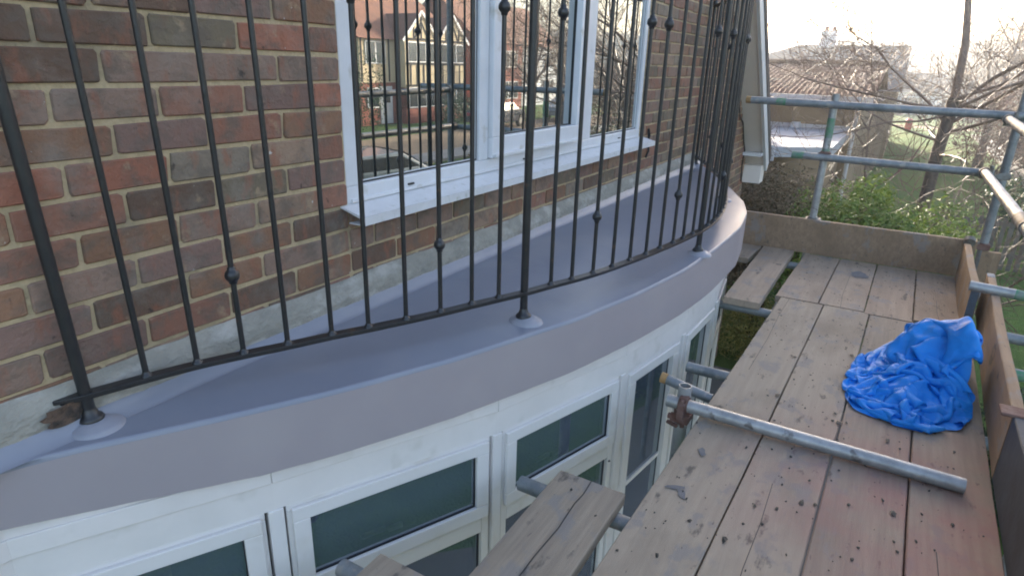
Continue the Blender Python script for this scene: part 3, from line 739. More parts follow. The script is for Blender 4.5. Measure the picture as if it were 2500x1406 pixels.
# toe boards (on edge)
def toe(p0, p1, z0, z1, th, label, mat, end0=None, lean=0.0, lip=None):
    p0 = Vector((*p0, 0)); p1 = Vector((*p1, 0)); d = (p1-p0).normalized(); o = Vector((-d.y, d.x, 0)); c = (p0+p1)/2; L = (p1-p0).length
    e = thing('toe_board', label, 'toe board', (c.x, c.y, z0), math.atan2(d.y, d.x), 'toe boards round the platform')
    k = MB(); n = 10; vs = []; H = z1-z0
    rnd = random.Random(label)
    for i in range(n+1):
        x = -L/2+L*i/n; w0 = .002*math.sin(i*.8+rnd.random())
        vs += [(x, 0+w0, 0), (x, th+w0, 0), (x, th+w0+lean, H-.003), (x, th-.003+w0+lean, H), (x, .003+w0+lean, H), (x, w0+lean, H-.003)]
    fs = [(i*6+j, i*6+(j+1) % 6, i*6+6+(j+1) % 6, i*6+6+j) for i in range(n) for j in range(6)]+[(5, 4, 3, 2, 1, 0), tuple(n*6+q for q in range(6))]
    k.add(vs, fs); k.build('plank', mat, e)
    if end0 is not None:
        for s in end0:
            q = MB(); xx = s*(L/2); q.box(min(xx, xx+s*.0015), max(xx, xx+s*.0015), .001, th-.001, .002, H-.002)
            q.box(min(xx, xx-s*.075), max(xx, xx-s*.075), .002+lean, th-.002+lean, H+.0003, H+.0015)
            q.build('painted_end', M_endpaint, e)
    return e
toe((3.352, -.50), (3.352, -2.02), BZ, -.535, .038, 'brown toe board across the far end of the platform, below the bushes', M_toe)
toe((3.30, -1.945), (2.285, -1.918), BZ, -.545, .036, 'short toe board with blue-grey painted end, standing inside its neighbour near the far corner', M_toe, end0=(1,))
toe((2.62, -2.005), (.845, -1.925), BZ, -.545, .036, 'long toe board beside the blue tarpaulin, with a bluish top at its far end', M_toe, end0=(-1,))
toe((.86, -1.928), (-1.9, -1.862), BZ-.005, -.542, .038, 'near toe board painted dark slate, at the lower right edge', M_toedark, lean=.0)
toe((3.40, -2.06), (3.40, -2.16), BZ-.15, -.60, .036, 'small brown board end sticking out behind the far corner pole', M_toe)

# tubes
scaf = thing('scaffolding', 'galvanised tube scaffolding with guard rails round the plank platform', 'scaffolding')
TR = .0242
def tube(name, p0, p1, mat=M_tube, r=TR, parent=scaf, hollow=.84, n=16):
    k = MB(); k.tube(p0, p1, r, n=n, hollow=hollow); return k.build(name, mat, parent)
def coupler(parent, p, axis1, axis2=None, mat=M_rust, s=1.0):
    """band round a tube plus bolt and flap"""
    p = Vector(p); a = Vector(axis1).normalized(); k = MB()
    k.tube(p-a*.022*s, p+a*.022*s, TR*1.28, n=14)
    b = Vector(axis2).normalized() if axis2 is not None else a.orthogonal()
    c = a.cross(b).normalized()
    k.tube(p+c*TR*1.2-b*.03, p+c*TR*1.2+b*.045, .0065, n=6); k.tube(p+c*TR*1.2+b*.030, p+c*TR*1.2+b*.043, .0125, n=6)
    Mx = Matrix((( a.x, b.x, c.x, p.x), (a.y, b.y, c.y, p.y), (a.z, b.z, c.z, p.z), (0, 0, 0, 1)))
    k.box(-.017, .017, -.034, .034, TR*1.0, TR*1.6, M=Mx); k.box(-.013, .013, -.036, -.026, -.025, .03, M=Mx)
    return k.build('coupler', mat, parent, bevel=.002)
s1 = tube('standard', (3.415, -1.058, -3.1), (3.415, -1.058, .305), M_tubel)
s2 = tube('standard', (3.43, -2.06, -3.1), (3.43, -2.06, 1.25), M_tube)
coupler(s1, (3.415, -1.058, -.545), (0, 0, 1), (0, 1, 0), M_clampg); coupler(s1, (3.415, -1.058, -.09), (0, 0, 1), (0, 1, 0)); coupler(s1, (3.415, -1.058, .235), (0, 0, 1), (0, 1, 0), M_seal)
k = MB(); k.box(3.375, 3.455, -1.11, -1.01, -.545, -.533); k.build('clip_plate', M_clampg, s1, bevel=.003)
def band(parent, p0, p1): 
    k = MB(); k.tube(p0, p1, TR+.0006, n=16, cap=False); return k.build('paint_band', M_green, parent)
band(s1, (3.415, -1.058, .02), (3.415, -1.058, .15)); band(s1, (3.415, -1.058, -.07), (3.415, -1.058, -.05))
r1 = tube('guardrail', (3.385, -.50, .243), (3.385, -2.35, .222)); r3 = tube('guardrail', (3.385, -.853, -.105), (3.385, -2.005, -.118))
band(r1, (3.385, -.70, .2407), (3.385, -.76, .24)); band(r3, (3.385, -.856, -.105), (3.385, -.93, -.106))
k = MB(); k.tube((3.385, -.498, .243), (3.385, -.53, .243), TR*1.05, n=12); k.build('end_plug', M_plug, r1)
coupler(s2, (3.43, -2.06, .225), (0, 0, 1), (0, 1, 0), M_clampg); coupler(s2, (3.43, -2.06, -.13), (0, 0, 1), (0, 1, 0), M_clampg)
r2_ = tube('guardrail', (3.37, -2.0, .205), (-2.5, -1.90, .125), M_tube); coupler(r2_, (3.34, -2.0, .205), (1, 0, 0), (0, 0, 1), M_clampg)
r4 = tube('guardrail', (3.37, -1.955, -.108), (1.72, -1.955, -.108), M_tubel); r5 = tube('guardrail', (1.86, -1.955, -.108), (-2.5, -1.955, -.108), M_tubel)
k = MB(); k.tube((1.64, -1.955, -.108), (1.84, -1.955, -.108), TR*1.22, n=16); k.build('joint_sleeve', M_clampg, r4)
coupler(r4, (3.34, -1.955, -.108), (1, 0, 0), (0, 0, 1), M_clampg); coupler(s2, (3.43, -2.06, -.575), (0, 0, 1), (0, 1, 0))
k = MB(); k.tube((3.33, -1.975, -.545), (3.36, -1.975, -.53), .032, n=14); k.tube((3.36, -1.975, -.545), (3.42, -2.03, -.56), .014, n=8); k.build('coupler', M_clampg, s2)
s3 = tube('standard', (1.03, -2.09, -3.1), (1.03, -2.09, -.52), M_tubel)
coupler(s3, (.90, -2.03, -.56), (0, 1, 0), (0, 0, 1))
k = MB(); k.box(.83, .90, -1.985, -1.895, -.548, -.536); k.tube((.865, -1.985, -.60), (.865, -1.985, -.54), .014, n=8); k.build('clip_strap', M_rust, s3, bevel=.004)
t1 = tube('transom', (2.235, -1.90, -.525), (2.17, -2.75, -.545), M_tubel); band(t1, (2.22, -2.08, -.5294), (2.20, -2.24, -.533))
t2 = tube('transom', (2.05, -1.98, -.69), (2.03, -2.75, -.70), M_tube); t3 = tube('transom', (1.72, -1.99, -.735), (1.70, -2.75, -.75), M_tube); band(t3, (1.718, -2.02, -.7366), (1.712, -2.3, -.742))
t4 = tube('ledger', (3.3, -2.03, -1.35), (-2.5, -2.03, -1.35), M_tube)
for x, y0 in ((.072, -.62), (2.13, -.70), (-1.55, -.55), (1.215, -.835)): tube('transom', (x, y0, BZ-.0645), (x, -2.12, BZ-.0645), M_tube)
tube('transom', (3.2, -.50, BZ-.0645), (3.2, -2.12, BZ-.0645), M_tube)
tube('transom', (-.50, -.40, BZ-.0645), (-.50, -2.12, BZ-.0645), M_tube)
tube('ledger', (3.4, -1.04, BZ-.115), (-2.5, -1.04, BZ-.115), M_tube)
s4 = tube('standard', (.715, -.955, -3.1), (.715, -.955, -.675), M_tubel, n=18)
coupler(s4, (.715, -.955, -.80), (0, 0, 1), (0, 1, 0)); 
lt = tube('transom', (.90, -.835, -.765), (.90, -1.02, -.80), M_tube, r=.021); k = MB(); k.tube((.90, -.835, -.765), (.90, -.81, -.762), .023, n=12); k.build('end_plug', M_plug, lt)
# loose tube resting across the boards
lo = thing('scaffold_tube', 'loose galvanised tube with a rusty coupler lying across the walkway boards', 'scaffold tube', (.70, -1.4, BZ+.024))
k = MB(); k.tube((-.005, .50, .008), (.0, -.44, .0005), TR, n=20, hollow=.84); k.build('pipe', M_tubel, lo)
q = MB(); q.tube((-.004, .455, .008), (-.004, .42, .008), TR*1.3, n=14); q.box(-.03, .03, .423, .452, .02, .046); q.tube((-.05, .437, .036), (.045, .437, .036), .008, n=8)
q.box(-.055, -.035, .425, .45, -.035, .03); q.tube((.0, .437, -.09), (.0, .437, -.02), .011, n=8); q.tube((-.03, .45, -.075), (.0, .49, -.085), .009, n=6)
q.build('coupler', M_rust, lo, bevel=.003)

# ================================================================= BLUE TARPAULIN
import numpy as np
def settle_sheet():
    """let a sheet larger than its place fall over a lumpy heap: position-based cloth with self-repulsion"""
    NX,NY=110,84; W,H=1.85,1.36
    u,v=np.meshgrid(np.linspace(0,1,NX),np.linspace(0,1,NY)); R0=np.stack([u*W,H*.92*(.4*v+.6*(1-(1-v)**1.6)),0*u],-1)
    def sn(u,v,fx,fy,seed):
        r=np.random.default_rng(seed); s=0*u
        for _ in range(6):
            a=r.uniform(0,6.28); k=r.uniform(.6,1.5); s+=np.sin(2*np.pi*(fx*k*np.cos(a)*u+fy*k*np.sin(a)*v)+r.uniform(0,6.28))
        return s/2.4
    # target footprint (local: x right.. world x, y world) outline radius via mapping of uv square
    X=np.zeros((NY,NX,3))
    X[...,0]=-.44+.93*u+.03*sn(u,v,3,3,1)
    wid=.17+.26*np.clip((u)/.45,0,1)**.8; wid=np.where(u>.72,wid*(1-.15*((u-.72)/.28)**2),wid)
    cy=.10-.06*u
    X[...,1]=cy+(v-.5)*wid+.02*sn(u,v,3,3,2)
    def mound(x,y):
        b=.17*np.exp(-(((x-.17)/.16)**2+((y+.01)/.11)**2)**1.3)+.075*np.exp(-(((x+.12)/.17)**2+((y-.05)/.10)**2))+.075*np.exp(-(((x-.03)/.07)**2+((y+.10)/.05)**2))+.05*np.exp(-(((x-.36)/.08)**2+((y+.06)/.08)**2))+.16*np.exp(-(((x-.02)/.15)**2+((y+.115)/.05)**2))+.05*np.exp(-(((x-.10)/.05)**2+((y-.07)/.05)**2))
        rid=1-np.abs(np.sin(31*x+9*y+2*np.sin(17*y)))
        rid2=1-np.abs(np.sin(-13*x+38*y+2.2*np.sin(23*x)))
        return b*(.86+.20*rid+.22*rid2)
    X[...,2]=mound(X[...,0],X[...,1])+.05+.045*sn(u,v,5,4,5)+.03*sn(u,v,10,8,6)
    X[...,2]=np.maximum(X[...,2],.01)
    V=np.zeros_like(X)
    def pairs():
        out=[]
        for dy,dx,k in ((0,1,1.),(1,0,1.),(1,1,.7),(1,-1,.7),(0,2,.12),(2,0,.12),(0,4,.02),(4,0,.02)):
            a=(slice(0,NY-dy),slice(max(0,-dx),NX-max(0,dx))); b=(slice(dy,NY),slice(max(0,dx),NX+min(0,dx)))
            L=np.linalg.norm(R0[b]-R0[a],axis=-1); out.append((a,b,L,k))
        return out
    PR=pairs(); dt=1/60.
    def outl(P):
        # keep inside footprint: |y| limits as function of x
        x=P[...,0]; yl=np.interp(x,[-.45,-.40,-.25,-.05,.2,.42,.5,.56],[-.02,-.10,-.16,-.17,-.175,-.17,-.13,-.06]); yh=np.interp(x,[-.45,-.40,-.28,-.1,.1,.3,.45,.56],[.10,.22,.27,.27,.25,.14,.04,-.05])
        P[...,1]=np.clip(P[...,1],yl,yh); P[...,0]=np.clip(P[...,0],-.45,.48)
        return P
    NSTEP=120
    MD=.011
    def selfrep(P):
        # spatial hash repulsion between non-neighbouring vertices (one random offset sample of the 27 cells each call is enough)
        Q=P.reshape(-1,3); n=len(Q); cell=np.floor(Q/MD).astype(np.int64); key=lambda c:(c[:,0]+500)*4000000+(c[:,1]+500)*2000+(c[:,2]+50)
        k0=key(cell); order=np.argsort(k0,kind='stable'); ks=k0[order]
        ii=np.arange(n); gi=ii//NX; gj=ii%NX; D=np.zeros_like(Q); cnt=np.zeros(n)
        for dx in (-1,0,1):
            for dy in (-1,0,1):
                for dz in (-1,0,1):
                    kk=key(cell+np.array([dx,dy,dz])); s=np.searchsorted(ks,kk)
                    for o in range(2):
                        t=np.minimum(s+o,n-1); ok=ks[t]==kk; j=order[t]
                        far=(np.abs(gi-gi[j])>2)|(np.abs(gj-gj[j])>2); d=Q-Q[j]; L=np.linalg.norm(d,axis=1)+1e-9
                        m=ok&far&(L<MD); D[m]+=(d[m]/L[m,None])*((MD-L[m])*.5)[:,None]; cnt[m]+=1
        c=np.maximum(cnt,1)[:,None]; return P+(D/c).reshape(P.shape)
    for it in range(NSTEP):
        V[...,2]-=9.8*dt; V*=.975; P=X+V*dt
        for k in range(14):
            for a,b,L,kk in PR:
                d=P[b]-P[a]; l=np.linalg.norm(d,axis=-1)+1e-9; c=(d*((l-L)/l*.5*kk*.55)[...,None]); P[a]+=c; P[b]-=c
            P=outl(P)
            g=np.maximum(.004,mound(P[...,0],P[...,1])); P[...,2]=np.maximum(P[...,2],g)
        P=selfrep(P)
        on=P[...,2]<=np.maximum(.004,mound(P[...,0],P[...,1]))+.002
        Vn=(P-X)/dt; sp=np.linalg.norm(Vn,axis=-1,keepdims=True); Vn*=np.minimum(1,1.5/(sp+1e-9)); Vn[on]*=.5; V=Vn; X=P

    return X.reshape(-1, 3), NX, NY
def tarp():
    e = thing('tarpaulin', 'crumpled bright blue tarpaulin heaped against the toe board', 'tarpaulin', (1.45, -1.735, BZ)); e.scale = (.94, 1.04, 1.18)
    X, NX, NY = settle_sheet()
    k = MB(); k.add([tuple(map(float, q)) for q in X], [(j*NX+i, j*NX+i+1, (j+1)*NX+i+1, (j+1)*NX+i) for j in range(NY-1) for i in range(NX-1)], 0, True)
    o = k.build('sheet', M_tarp, e)
    sb = o.modifiers.new('sub', 'SUBSURF'); sb.levels = 1; sb.render_levels = 1
tarp()

# flakes of bitumen and grit on the boards
k = MB(); rd = random.Random(9)
def flake(x, y, s):
    a = rd.uniform(0, 6.3); m = 6; vs = [(x, y, BZ+.004+s*.12)]
    for i in range(m):
        t = a+i*2*math.pi/m; rr = s*rd.uniform(.4, 1.1)*(1+.8*abs(math.cos(t-a))); vs.append((x+rr*math.cos(t), y+rr*math.sin(t)*.6, BZ+.0025+rd.uniform(0, s*.25)))
    k.add(vs, [(0, 1+i, 1+(i+1) % m) for i in range(m)])
for _ in range(430):
    x = rd.uniform(-.3, 3.2); kx = -1.02-rd.random()*.86; flake(x, kx, rd.choice([.002, .003, .003, .004, .005, .007]))
for (x, y, s) in ((1.03, -1.245, .013), (.94, -1.475, .014), (1.0, -1.455, .009), (.94, -1.452, .008), (.90, -1.63, .012), (.47, -1.655, .012), (.37, -1.42, .011), (.50, -1.425, .006), (.08, -1.26, .014), (.2, -1.12, .005), (1.45, -1.25, .009), (.61, -1.50, .006), (.25, -.85, .007),
                  (1.62, -1.47, .012), (1.55, -1.5, .01), (.05, -.81, .008), (-.02, -.92, .005), (2.5, -1.35, .006), (3.0, -1.15, .006), (2.9, -1.86, .01), (2.55, -1.9, .01), (.30, -1.36, .008), (.33, -1.66, .005), (.65, -1.75, .005)): flake(x, y, s)
k.build('debris_flakes', M_debris, kind='stuff')
# damp stains lying on the boards (thin dried cement splashes)
k = MB()
def splash(x, y, a, b_, rot, seed):
    r_ = random.Random(seed); m = 26; vs = [(x, y, BZ+.0032)]
    for i in range(m):
        t = 2*math.pi*i/m; q = 1+.45*noise.noise(Vector((math.cos(t)*1.6+seed, math.sin(t)*1.6, 0))); dx = a*q*math.cos(t); dy = b_*q*math.sin(t)
        vs.append((x+dx*math.cos(rot)-dy*math.sin(rot), y+dx*math.sin(rot)+dy*math.cos(rot), BZ+.003))
    k.add(vs, [(0, 1+i, 1+(i+1) % m) for i in range(m)])
splash(.235, -1.075, .028, .010, 2.0, 4); splash(.215, -1.10, .022, .012, .5, 5); splash(.47, -1.095, .022, .012, .4, 7); splash(3.0, -1.42, .07, .05, .1, 20)
k.build('cement_splashes', M_concrete if False else pm('dried_splash', (.13, .135, .145), (.17, .165, .165), 40, .8), kind='stuff')

# ================================================================= VEGETATION
def leaf_cloud(name, mat, blobs, n, size, seed, parent=None, flat=.4, kind=None):
    """leaves scattered near the surface and inside a set of ellipsoid clumps"""
    r_ = random.Random(seed); v = []; f = []
    wts = [b[3]*b[4]+b[4]*b[5] for b in blobs]; tot = sum(wts)
    for b, wt in zip(blobs, wts):
        for _ in range(int(n*wt/tot)):
            d = Vector((r_.gauss(0, 1), r_.gauss(0, 1), r_.gauss(0, 1))).normalized()
            rad = r_.random()**.28*(1+.22*noise.noise(d*2.3+Vector((b[0], b[1], b[2]))*3))
            c = Vector((b[0]+d.x*b[3]*rad, b[1]+d.y*b[4]*rad, b[2]+d.z*b[5]*rad))
            nrm = (d+Vector((r_.gauss(0, .6), r_.gauss(0, .6), r_.gauss(.5, .6)))).normalized()
            a = nrm.orthogonal().normalized(); a = Matrix.Rotation(r_.uniform(0, 6.28), 3, nrm) @ a; bb = nrm.cross(a)
            s = size*r_.uniform(.6, 1.3); i0 = len(v)
            v += [c-a*s, c+bb*s*flat+nrm*s*.1, c+a*s, c-bb*s*flat+nrm*s*.1]; f.append((i0, i0+1, i0+2, i0+3))
    me = bpy.data.meshes.new(name); me.from_pydata(v, [], f); me.materials.append(mat); me.update()
    o = bpy.data.objects.new(name, me); link(o, parent); return tag(o, kind=kind)
def stems(parent, base, tips, r0=.02):
    k = MB()
    for t in tips:
        mid = (Vector(base)+Vector(t))/2+Vector((random.uniform(-.1, .1), random.uniform(-.1, .1), .1)); k.path([base, mid, t], [r0, r0*.6, r0*.2], 5)
    k.build('stem', M_stem, parent)
def shrub(name, label, cat, mat, blobs, n, size, seed, flat=.4):
    c = blobs[0]; e = thing(name, label, cat, (0, 0, 0))
    leaf_cloud('foliage', mat, blobs, n, size, seed, e, flat)
    stems(e, (c[0], c[1], GZ), [(b[0], b[1], b[2]+b[5]*.5) for b in blobs])
    return e
shrub('laurel_bush', 'large bright green laurel bush behind the far toe board', 'bush', M_laurel,
      [(6.1, -.75, -1.55, .35, .3, .5), (6.6, -2.2, -1.55, .5, .4, .55), (7.6, -2.1, -1.5, .6, .5, .6), (6.9, -1.15, -1.45, .75, .55, .72), (6.5, -1.75, -1.75, .6, .5, .66), (7.3, -.8, -1.6, .6, .5, .72), (6.1, -2.1, -1.95, .5, .4, .6), (7.5, -1.4, -1.75, .7, .6, .85), (6.3, -1.2, -1.7, .5, .5, .55), (7.2, -1.35, -1.0, .3, .25, .38), (6.7, -1.7, -1.25, .3, .25, .3), (6.2, -2.3, -1.6, .3, .25, .35)], 24000, .034, 4)
shrub('beech_hedge', 'dull brown leafless-looking hedge left of the laurel, below the white barge board', 'hedge', M_brownleaf,
      [(6.9, -.35, -1.55, .6, .5, .75), (7.6, .1, -1.4, .8, .6, .85), (6.6, -.05, -1.75, .45, .4, .75), (8.6, .4, -1.5, .9, .7, .85), (8.2, -.4, -1.6, .6, .5, .8)], 14000, .028, 5)
shrub('ivy_shrub', 'ivy shrub with sunlight coloured into its yellow-green leaves, seen through the gap beside the bay', 'shrub', M_ivy,
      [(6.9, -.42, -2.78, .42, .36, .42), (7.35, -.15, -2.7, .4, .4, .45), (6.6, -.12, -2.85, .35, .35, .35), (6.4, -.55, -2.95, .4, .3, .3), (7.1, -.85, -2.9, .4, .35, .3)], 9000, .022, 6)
shrub('garden_shrub', 'dark green shrub on the lawn right of the side guard rail', 'shrub', M_darkleaf,
      [(5.0, -3.35, -2.6, .5, .45, .5), (5.5, -3.0, -2.75, .5, .4, .45), (4.5, -3.0, -2.85, .45, .4, .4), (4.1, -3.4, -2.8, .4, .4, .4)], 7000, .035, 7)
shrub('round_bush', 'dark rounded bush at the right edge beyond the picket fence', 'bush', M_darkleaf,
      [(15.5, -4.9, -2.3, 1.0, .9, .9), (16.5, -5.9, -2.2, 1.1, 1.0, 1.0), (17.5, -4.4, -2.4, 1.0, .9, .8)], 5000, .06, 8)
for (x, y) in ((7.0, -.8), (6.75, -.78)):
    pass
k = MB(); k.box(6.28, 6.36, -.83, -.76, GZ, -2.55); k.build('fence_post', M_fencew, label='stubby brown timber post standing in the ivy shrub', cat='post')

def bare_tree(seed, H, spread, levels=6, trunk_h=.34, r0=.15, up0=.25, nb=(2, 3), twig=1.0, dirs=None):
    """returns (trunk MB, crown MB); unit in metres, base at origin"""
    r_ = random.Random(seed); tr = MB(); cr = MB()
    p = Vector((0, 0, 0)); pts = [p]; 
    for i in range(4): p = p+Vector((r_.uniform(-.06, .06), r_.uniform(-.06, .06), H*trunk_h/4)); pts.append(p)
    tr.path(pts, [r0*1.25, r0, r0*.9, r0*.85, r0*.85], 10)
    def grow(p, d, L, r, lev):
        if lev == 0: return
        nseg = 4 if lev > 2 else 3; pts = [p]; rs = [r]; q = p; dd = d.copy(); kids = []
        for i in range(nseg):
            dd = (dd+Vector((r_.gauss(0, .16), r_.gauss(0, .16), r_.gauss(.03, .13)))).normalized()
            q = q+dd*L/nseg; pts.append(q); rs.append(r*(1-.5*(i+1)/nseg)); kids.append((q, dd.copy(), rs[-1]))
        cr.path(pts, rs, 6 if lev >= 5 else (4 if lev >= 3 else 3))
        for (q, dd, rr) in kids[1 if lev < levels else 0:]:
            for _ in range(r_.choice(nb) if lev > 1 else 0):
                ax = dd.orthogonal().normalized(); ax = Matrix.Rotation(r_.uniform(0, 6.28), 3, dd) @ ax
                nd = (dd*.75+ax*r_.uniform(.5, 1.0)+Vector((0, 0, r_.uniform(-.1, .2)))).normalized()
                grow(q, nd, L*r_.uniform(.5, .72), max(rr*r_.uniform(.42, .6), .0044), lev-1)
        q, dd, rr = kids[-1]; grow(q, dd, L*.72, max(rr*.9, .0042), lev-1)
    top = pts[-1]
    for (az, el, k, rk) in (dirs or [(r_.uniform(0, 360), 35, 1, .6) for _ in range(5)]):
        d = Vector((math.cos(R(az))*math.cos(R(el)), math.sin(R(az))*math.cos(R(el)), math.sin(R(el))))
        grow(top-Vector((0, 0, 0 if el > 60 else r_.uniform(0, H*.13))), d, spread*.42*k, r0*rk, levels-1)
    return tr, cr
def tree_thing(name, label, loc, tm, cm, rz=0, sc=1, group=None):
    e = thing(name, label, 'tree', loc, rz, group); e.scale = (sc,)*3
    a = bpy.data.objects.new('trunk', tm); link(a, e); b_ = bpy.data.objects.new('crown', cm); link(b_, e); return e
tr, cr = bare_tree(23, 7, 5.4, 6, .46, .105, dirs=[(95, 6, .95, .22), (118, 18, .75, .2), (90, 81, 1.35, .62), (70, 44, .8, .26), (-80, 48, 1.1, .34), (-100, 30, 1.0, .26), (-60, 35, 1.0, .32), (-100, 15, 1.05, .28), (175, 6, .8, .22), (-10, 14, .9, .28), (-120, 32, 1, .28), (130, -8, .8, .18), (-75, -6, .9, .2)], nb=(0, 1, 2, 2))
tree_thing('bare_tree', 'big many-branched bare tree on the shaded lawn at the right', (10.56, -2.06, GZ), tr.mesh('trunk', M_bark), cr.mesh('crown', M_twig))
tr, cr = bare_tree(8, 3.4, 3.2, 5, .42, .05, dirs=[(80, 45, 1, .6), (20, 75, 1.1, .7), (-70, 40, 1, .6), (120, 25, 1, .5), (-110, 20, .9, .5)], nb=(1, 2))
tree_thing('slim_tree', 'slim young bare tree left of the big tree, against the sunny lawn', (12.6, -1.15, GZ), tr.mesh('trunk', M_bark), cr.mesh('crown', M_twig))
tr, cr = bare_tree(5, 2.6, 2.6, 5, .25, .04, dirs=[(a_, 35, 1, .6) for a_ in (0, 60, 120, 180, 240, 300)], nb=(1, 2))
tree_thing('thorn_bush', 'tangled leafless thorn bush low in front of the big tree', (8.9, -2.75, GZ), tr.mesh('trunk', M_bark), cr.mesh('crown', M_twig), sc=.9)
trm, crm = bare_tree(33, 8, 6.0, 5, .3, .16, dirs=[(0, 50, 1, .6), (72, 45, 1, .6), (144, 50, 1, .6), (216, 40, 1, .55), (288, 50, 1, .6), (30, 80, 1.2, .7)], nb=(2, 2, 3))
trm = trm.mesh('trunk', M_bark); crm = crm.mesh('crown', M_twig)
BG = [((31, -4.6), 1.0, 'reddish bare tree behind the big tree at the right edge'), ((37, -7.4), 1.05, 'bare tree at the far right, close to the picture edge'), ((62, -6.4), .75, 'bare tree rising in front of the white far house'),
      ((52, -9), 1.15, 'tall bare tree on the hill foot, far right'),
      ((24.5, -8.5), 1.0, 'bare tree across the lawn behind the picket fence'),
      ((27.5, -12.9), .8, 'bare street tree mirrored in the right pane'), ((39.5, -21.5), 1.0, 'bare garden tree mirrored in the middle pane')]
for i, ((x, y), s, lab) in enumerate(BG): tree_thing('bare_tree', lab, (x, y, terrain_z(x, y)-.05), trm, crm, rz=i*1.3, sc=s, group='bare trees across the road and gardens')
M_russet = leafm('russet_twigs', (.24, .13, .095), (.14, .08, .06), .8, .15)
shrub('russet_beech', 'wide reddish-brown winter beech clump behind the big bare tree', 'tree', M_russet, [(27, -4.6, -1.2, 1.8, 1.5, 1.6), (29, -6.4, -1.0, 2.0, 1.7, 1.9), (31, -8.6, -.9, 2.2, 1.9, 2.0), (28, -9.8, -1.2, 2.0, 1.8, 1.7), (33, -11.5, -1, 2.3, 2, 2.1), (30, -7.2, .1, 1.4, 1.2, 1.1)], 30000, .085, 61, .22)
# wooded hillside reading as one mass
r_ = random.Random(77); v = []; f = []
for _ in range(2600):
    a = R(r_.uniform(-48, 60)); d = r_.uniform(62, 330); x = d*math.cos(a); y = d*math.sin(a); z = terrain_z(x, y); h = min(6.5, d*r_.uniform(.022, .042)); wd = h*r_.uniform(.3, .5)
    for q in range(15):
        b0 = Vector((x+r_.gauss(0, .15), y+r_.gauss(0, .15), z+h*r_.uniform(0, .3))); t = Vector((x+r_.gauss(0, wd), y+r_.gauss(0, wd), z+h*r_.uniform(.4, 1.05))); s = Vector((-math.sin(a), math.cos(a), 0))*(.10+.0016*d)
        i0 = len(v); v += [b0-s, b0+s, t+s*.3, t-s*.3]; f.append((i0, i0+1, i0+2, i0+3))
me = bpy.data.meshes.new('hillside_wood'); me.from_pydata(v, [], f); me.materials.append(pm('winter_wood', (.16, .10, .075), (.10, .075, .055), .08, .95)); me.update()
link(tag(bpy.data.objects.new('hillside_wood', me), kind='stuff'))

def hedge_run(name, label, pts, h, wd, seed, mat, n, size):
    bl = []; rr = random.Random(seed)
    for a, b_ in zip(pts, pts[1:]):
        L = math.hypot(b_[0]-a[0], b_[1]-a[1]); k_ = max(1, int(L/.9))
        for q in range(k_): t = q/k_; bl.append((a[0]+(b_[0]-a[0])*t, a[1]+(b_[1]-a[1])*t, GZ+h*.5, .75, wd, h*.55*rr.uniform(.8, 1.15)))
    e = thing(name, label, 'hedge', (0, 0, 0)); leaf_cloud('foliage', mat, bl, n, size, seed, e); return e
hedge_run('boundary_hedge', 'brown winter hedge along the road side of the lawn at the far right', [(10.5, -6.4), (20, -6.2), (32, -6.4), (60, -6.9)], 1.8, .6, 51, M_brownleaf, 42000, .065)

# ================================================================= NEIGHBOURING BUILDINGS
def prism_roof(mb, x0, x1, y0, y1, z0, zr, axis='y', over=.3, hip=0, mi=0):
    x0 -= over; x1 += over; y0 -= over; y1 += over
    if axis == 'y':      # ridge runs along y
        xm = (x0+x1)/2; vs = [(x0, y0, z0), (x1, y0, z0), (x1, y1, z0), (x0, y1, z0), (xm, y0+hip, zr), (xm, y1-hip, zr)]
        mb.add(vs, [(0, 4, 5, 3)[::-1], (1, 2, 5, 4), (0, 1, 4), (2, 3, 5), (0, 3, 2, 1)], mi)
    else:
        ym = (y0+y1)/2; vs = [(x0, y0, z0), (x1, y0, z0), (x1, y1, z0), (x0, y1, z0), (x0+hip, ym, zr), (x1-hip, ym, zr)]
        mb.add(vs, [(0, 1, 5, 4), (2, 3, 4, 5), (0, 4, 3), (1, 2, 5), (0, 3, 2, 1)], mi)
# flat-roofed garage in front of the bungalow
g = thing('flat_roofed_garage', 'low garage with a pale grey felt flat roof beyond the hedge', 'garage')
k = MB(); k.box(9.7, 13.75, -.50, 4.2, GZ, -.86); k.build('wall', M_buff, g)
k = MB(); k.add([(9.45, 4.3, -.86), (9.45, .15, -.86), (10.02, -.62, -.86), (13.78, -.62, -.86), (13.78, 4.3, -.86), (9.45, 4.3, -.70), (9.45, .15, -.70), (10.02, -.62, -.70), (13.78, -.62, -.70), (13.78, 4.3, -.70)],
      [(5, 9, 8, 7, 6)[::-1], (0, 1, 2, 3, 4)[::-1], (0, 5, 6, 1)[::-1], (1, 6, 7, 2)[::-1], (2, 7, 8, 3)[::-1], (3, 8, 9, 4)[::-1]]); k.build('flat_roof', M_felt, g)
k = MB(); k.box(9.40, 9.447, .15, 4.3, -.92, -.67); k.build('fascia', M_barge, g)
k = MB(); k.box(13.70, 13.76, -.6, 4.2, -.699, -.62); k.build('upstand', M_barge, g)
for y in (.35, 1.35): 
    k = MB(); k.box(13.45, 13.69, y, y+.16, -.699, -.58); k.build('roof_vent', M_signw, g, bevel=.01)
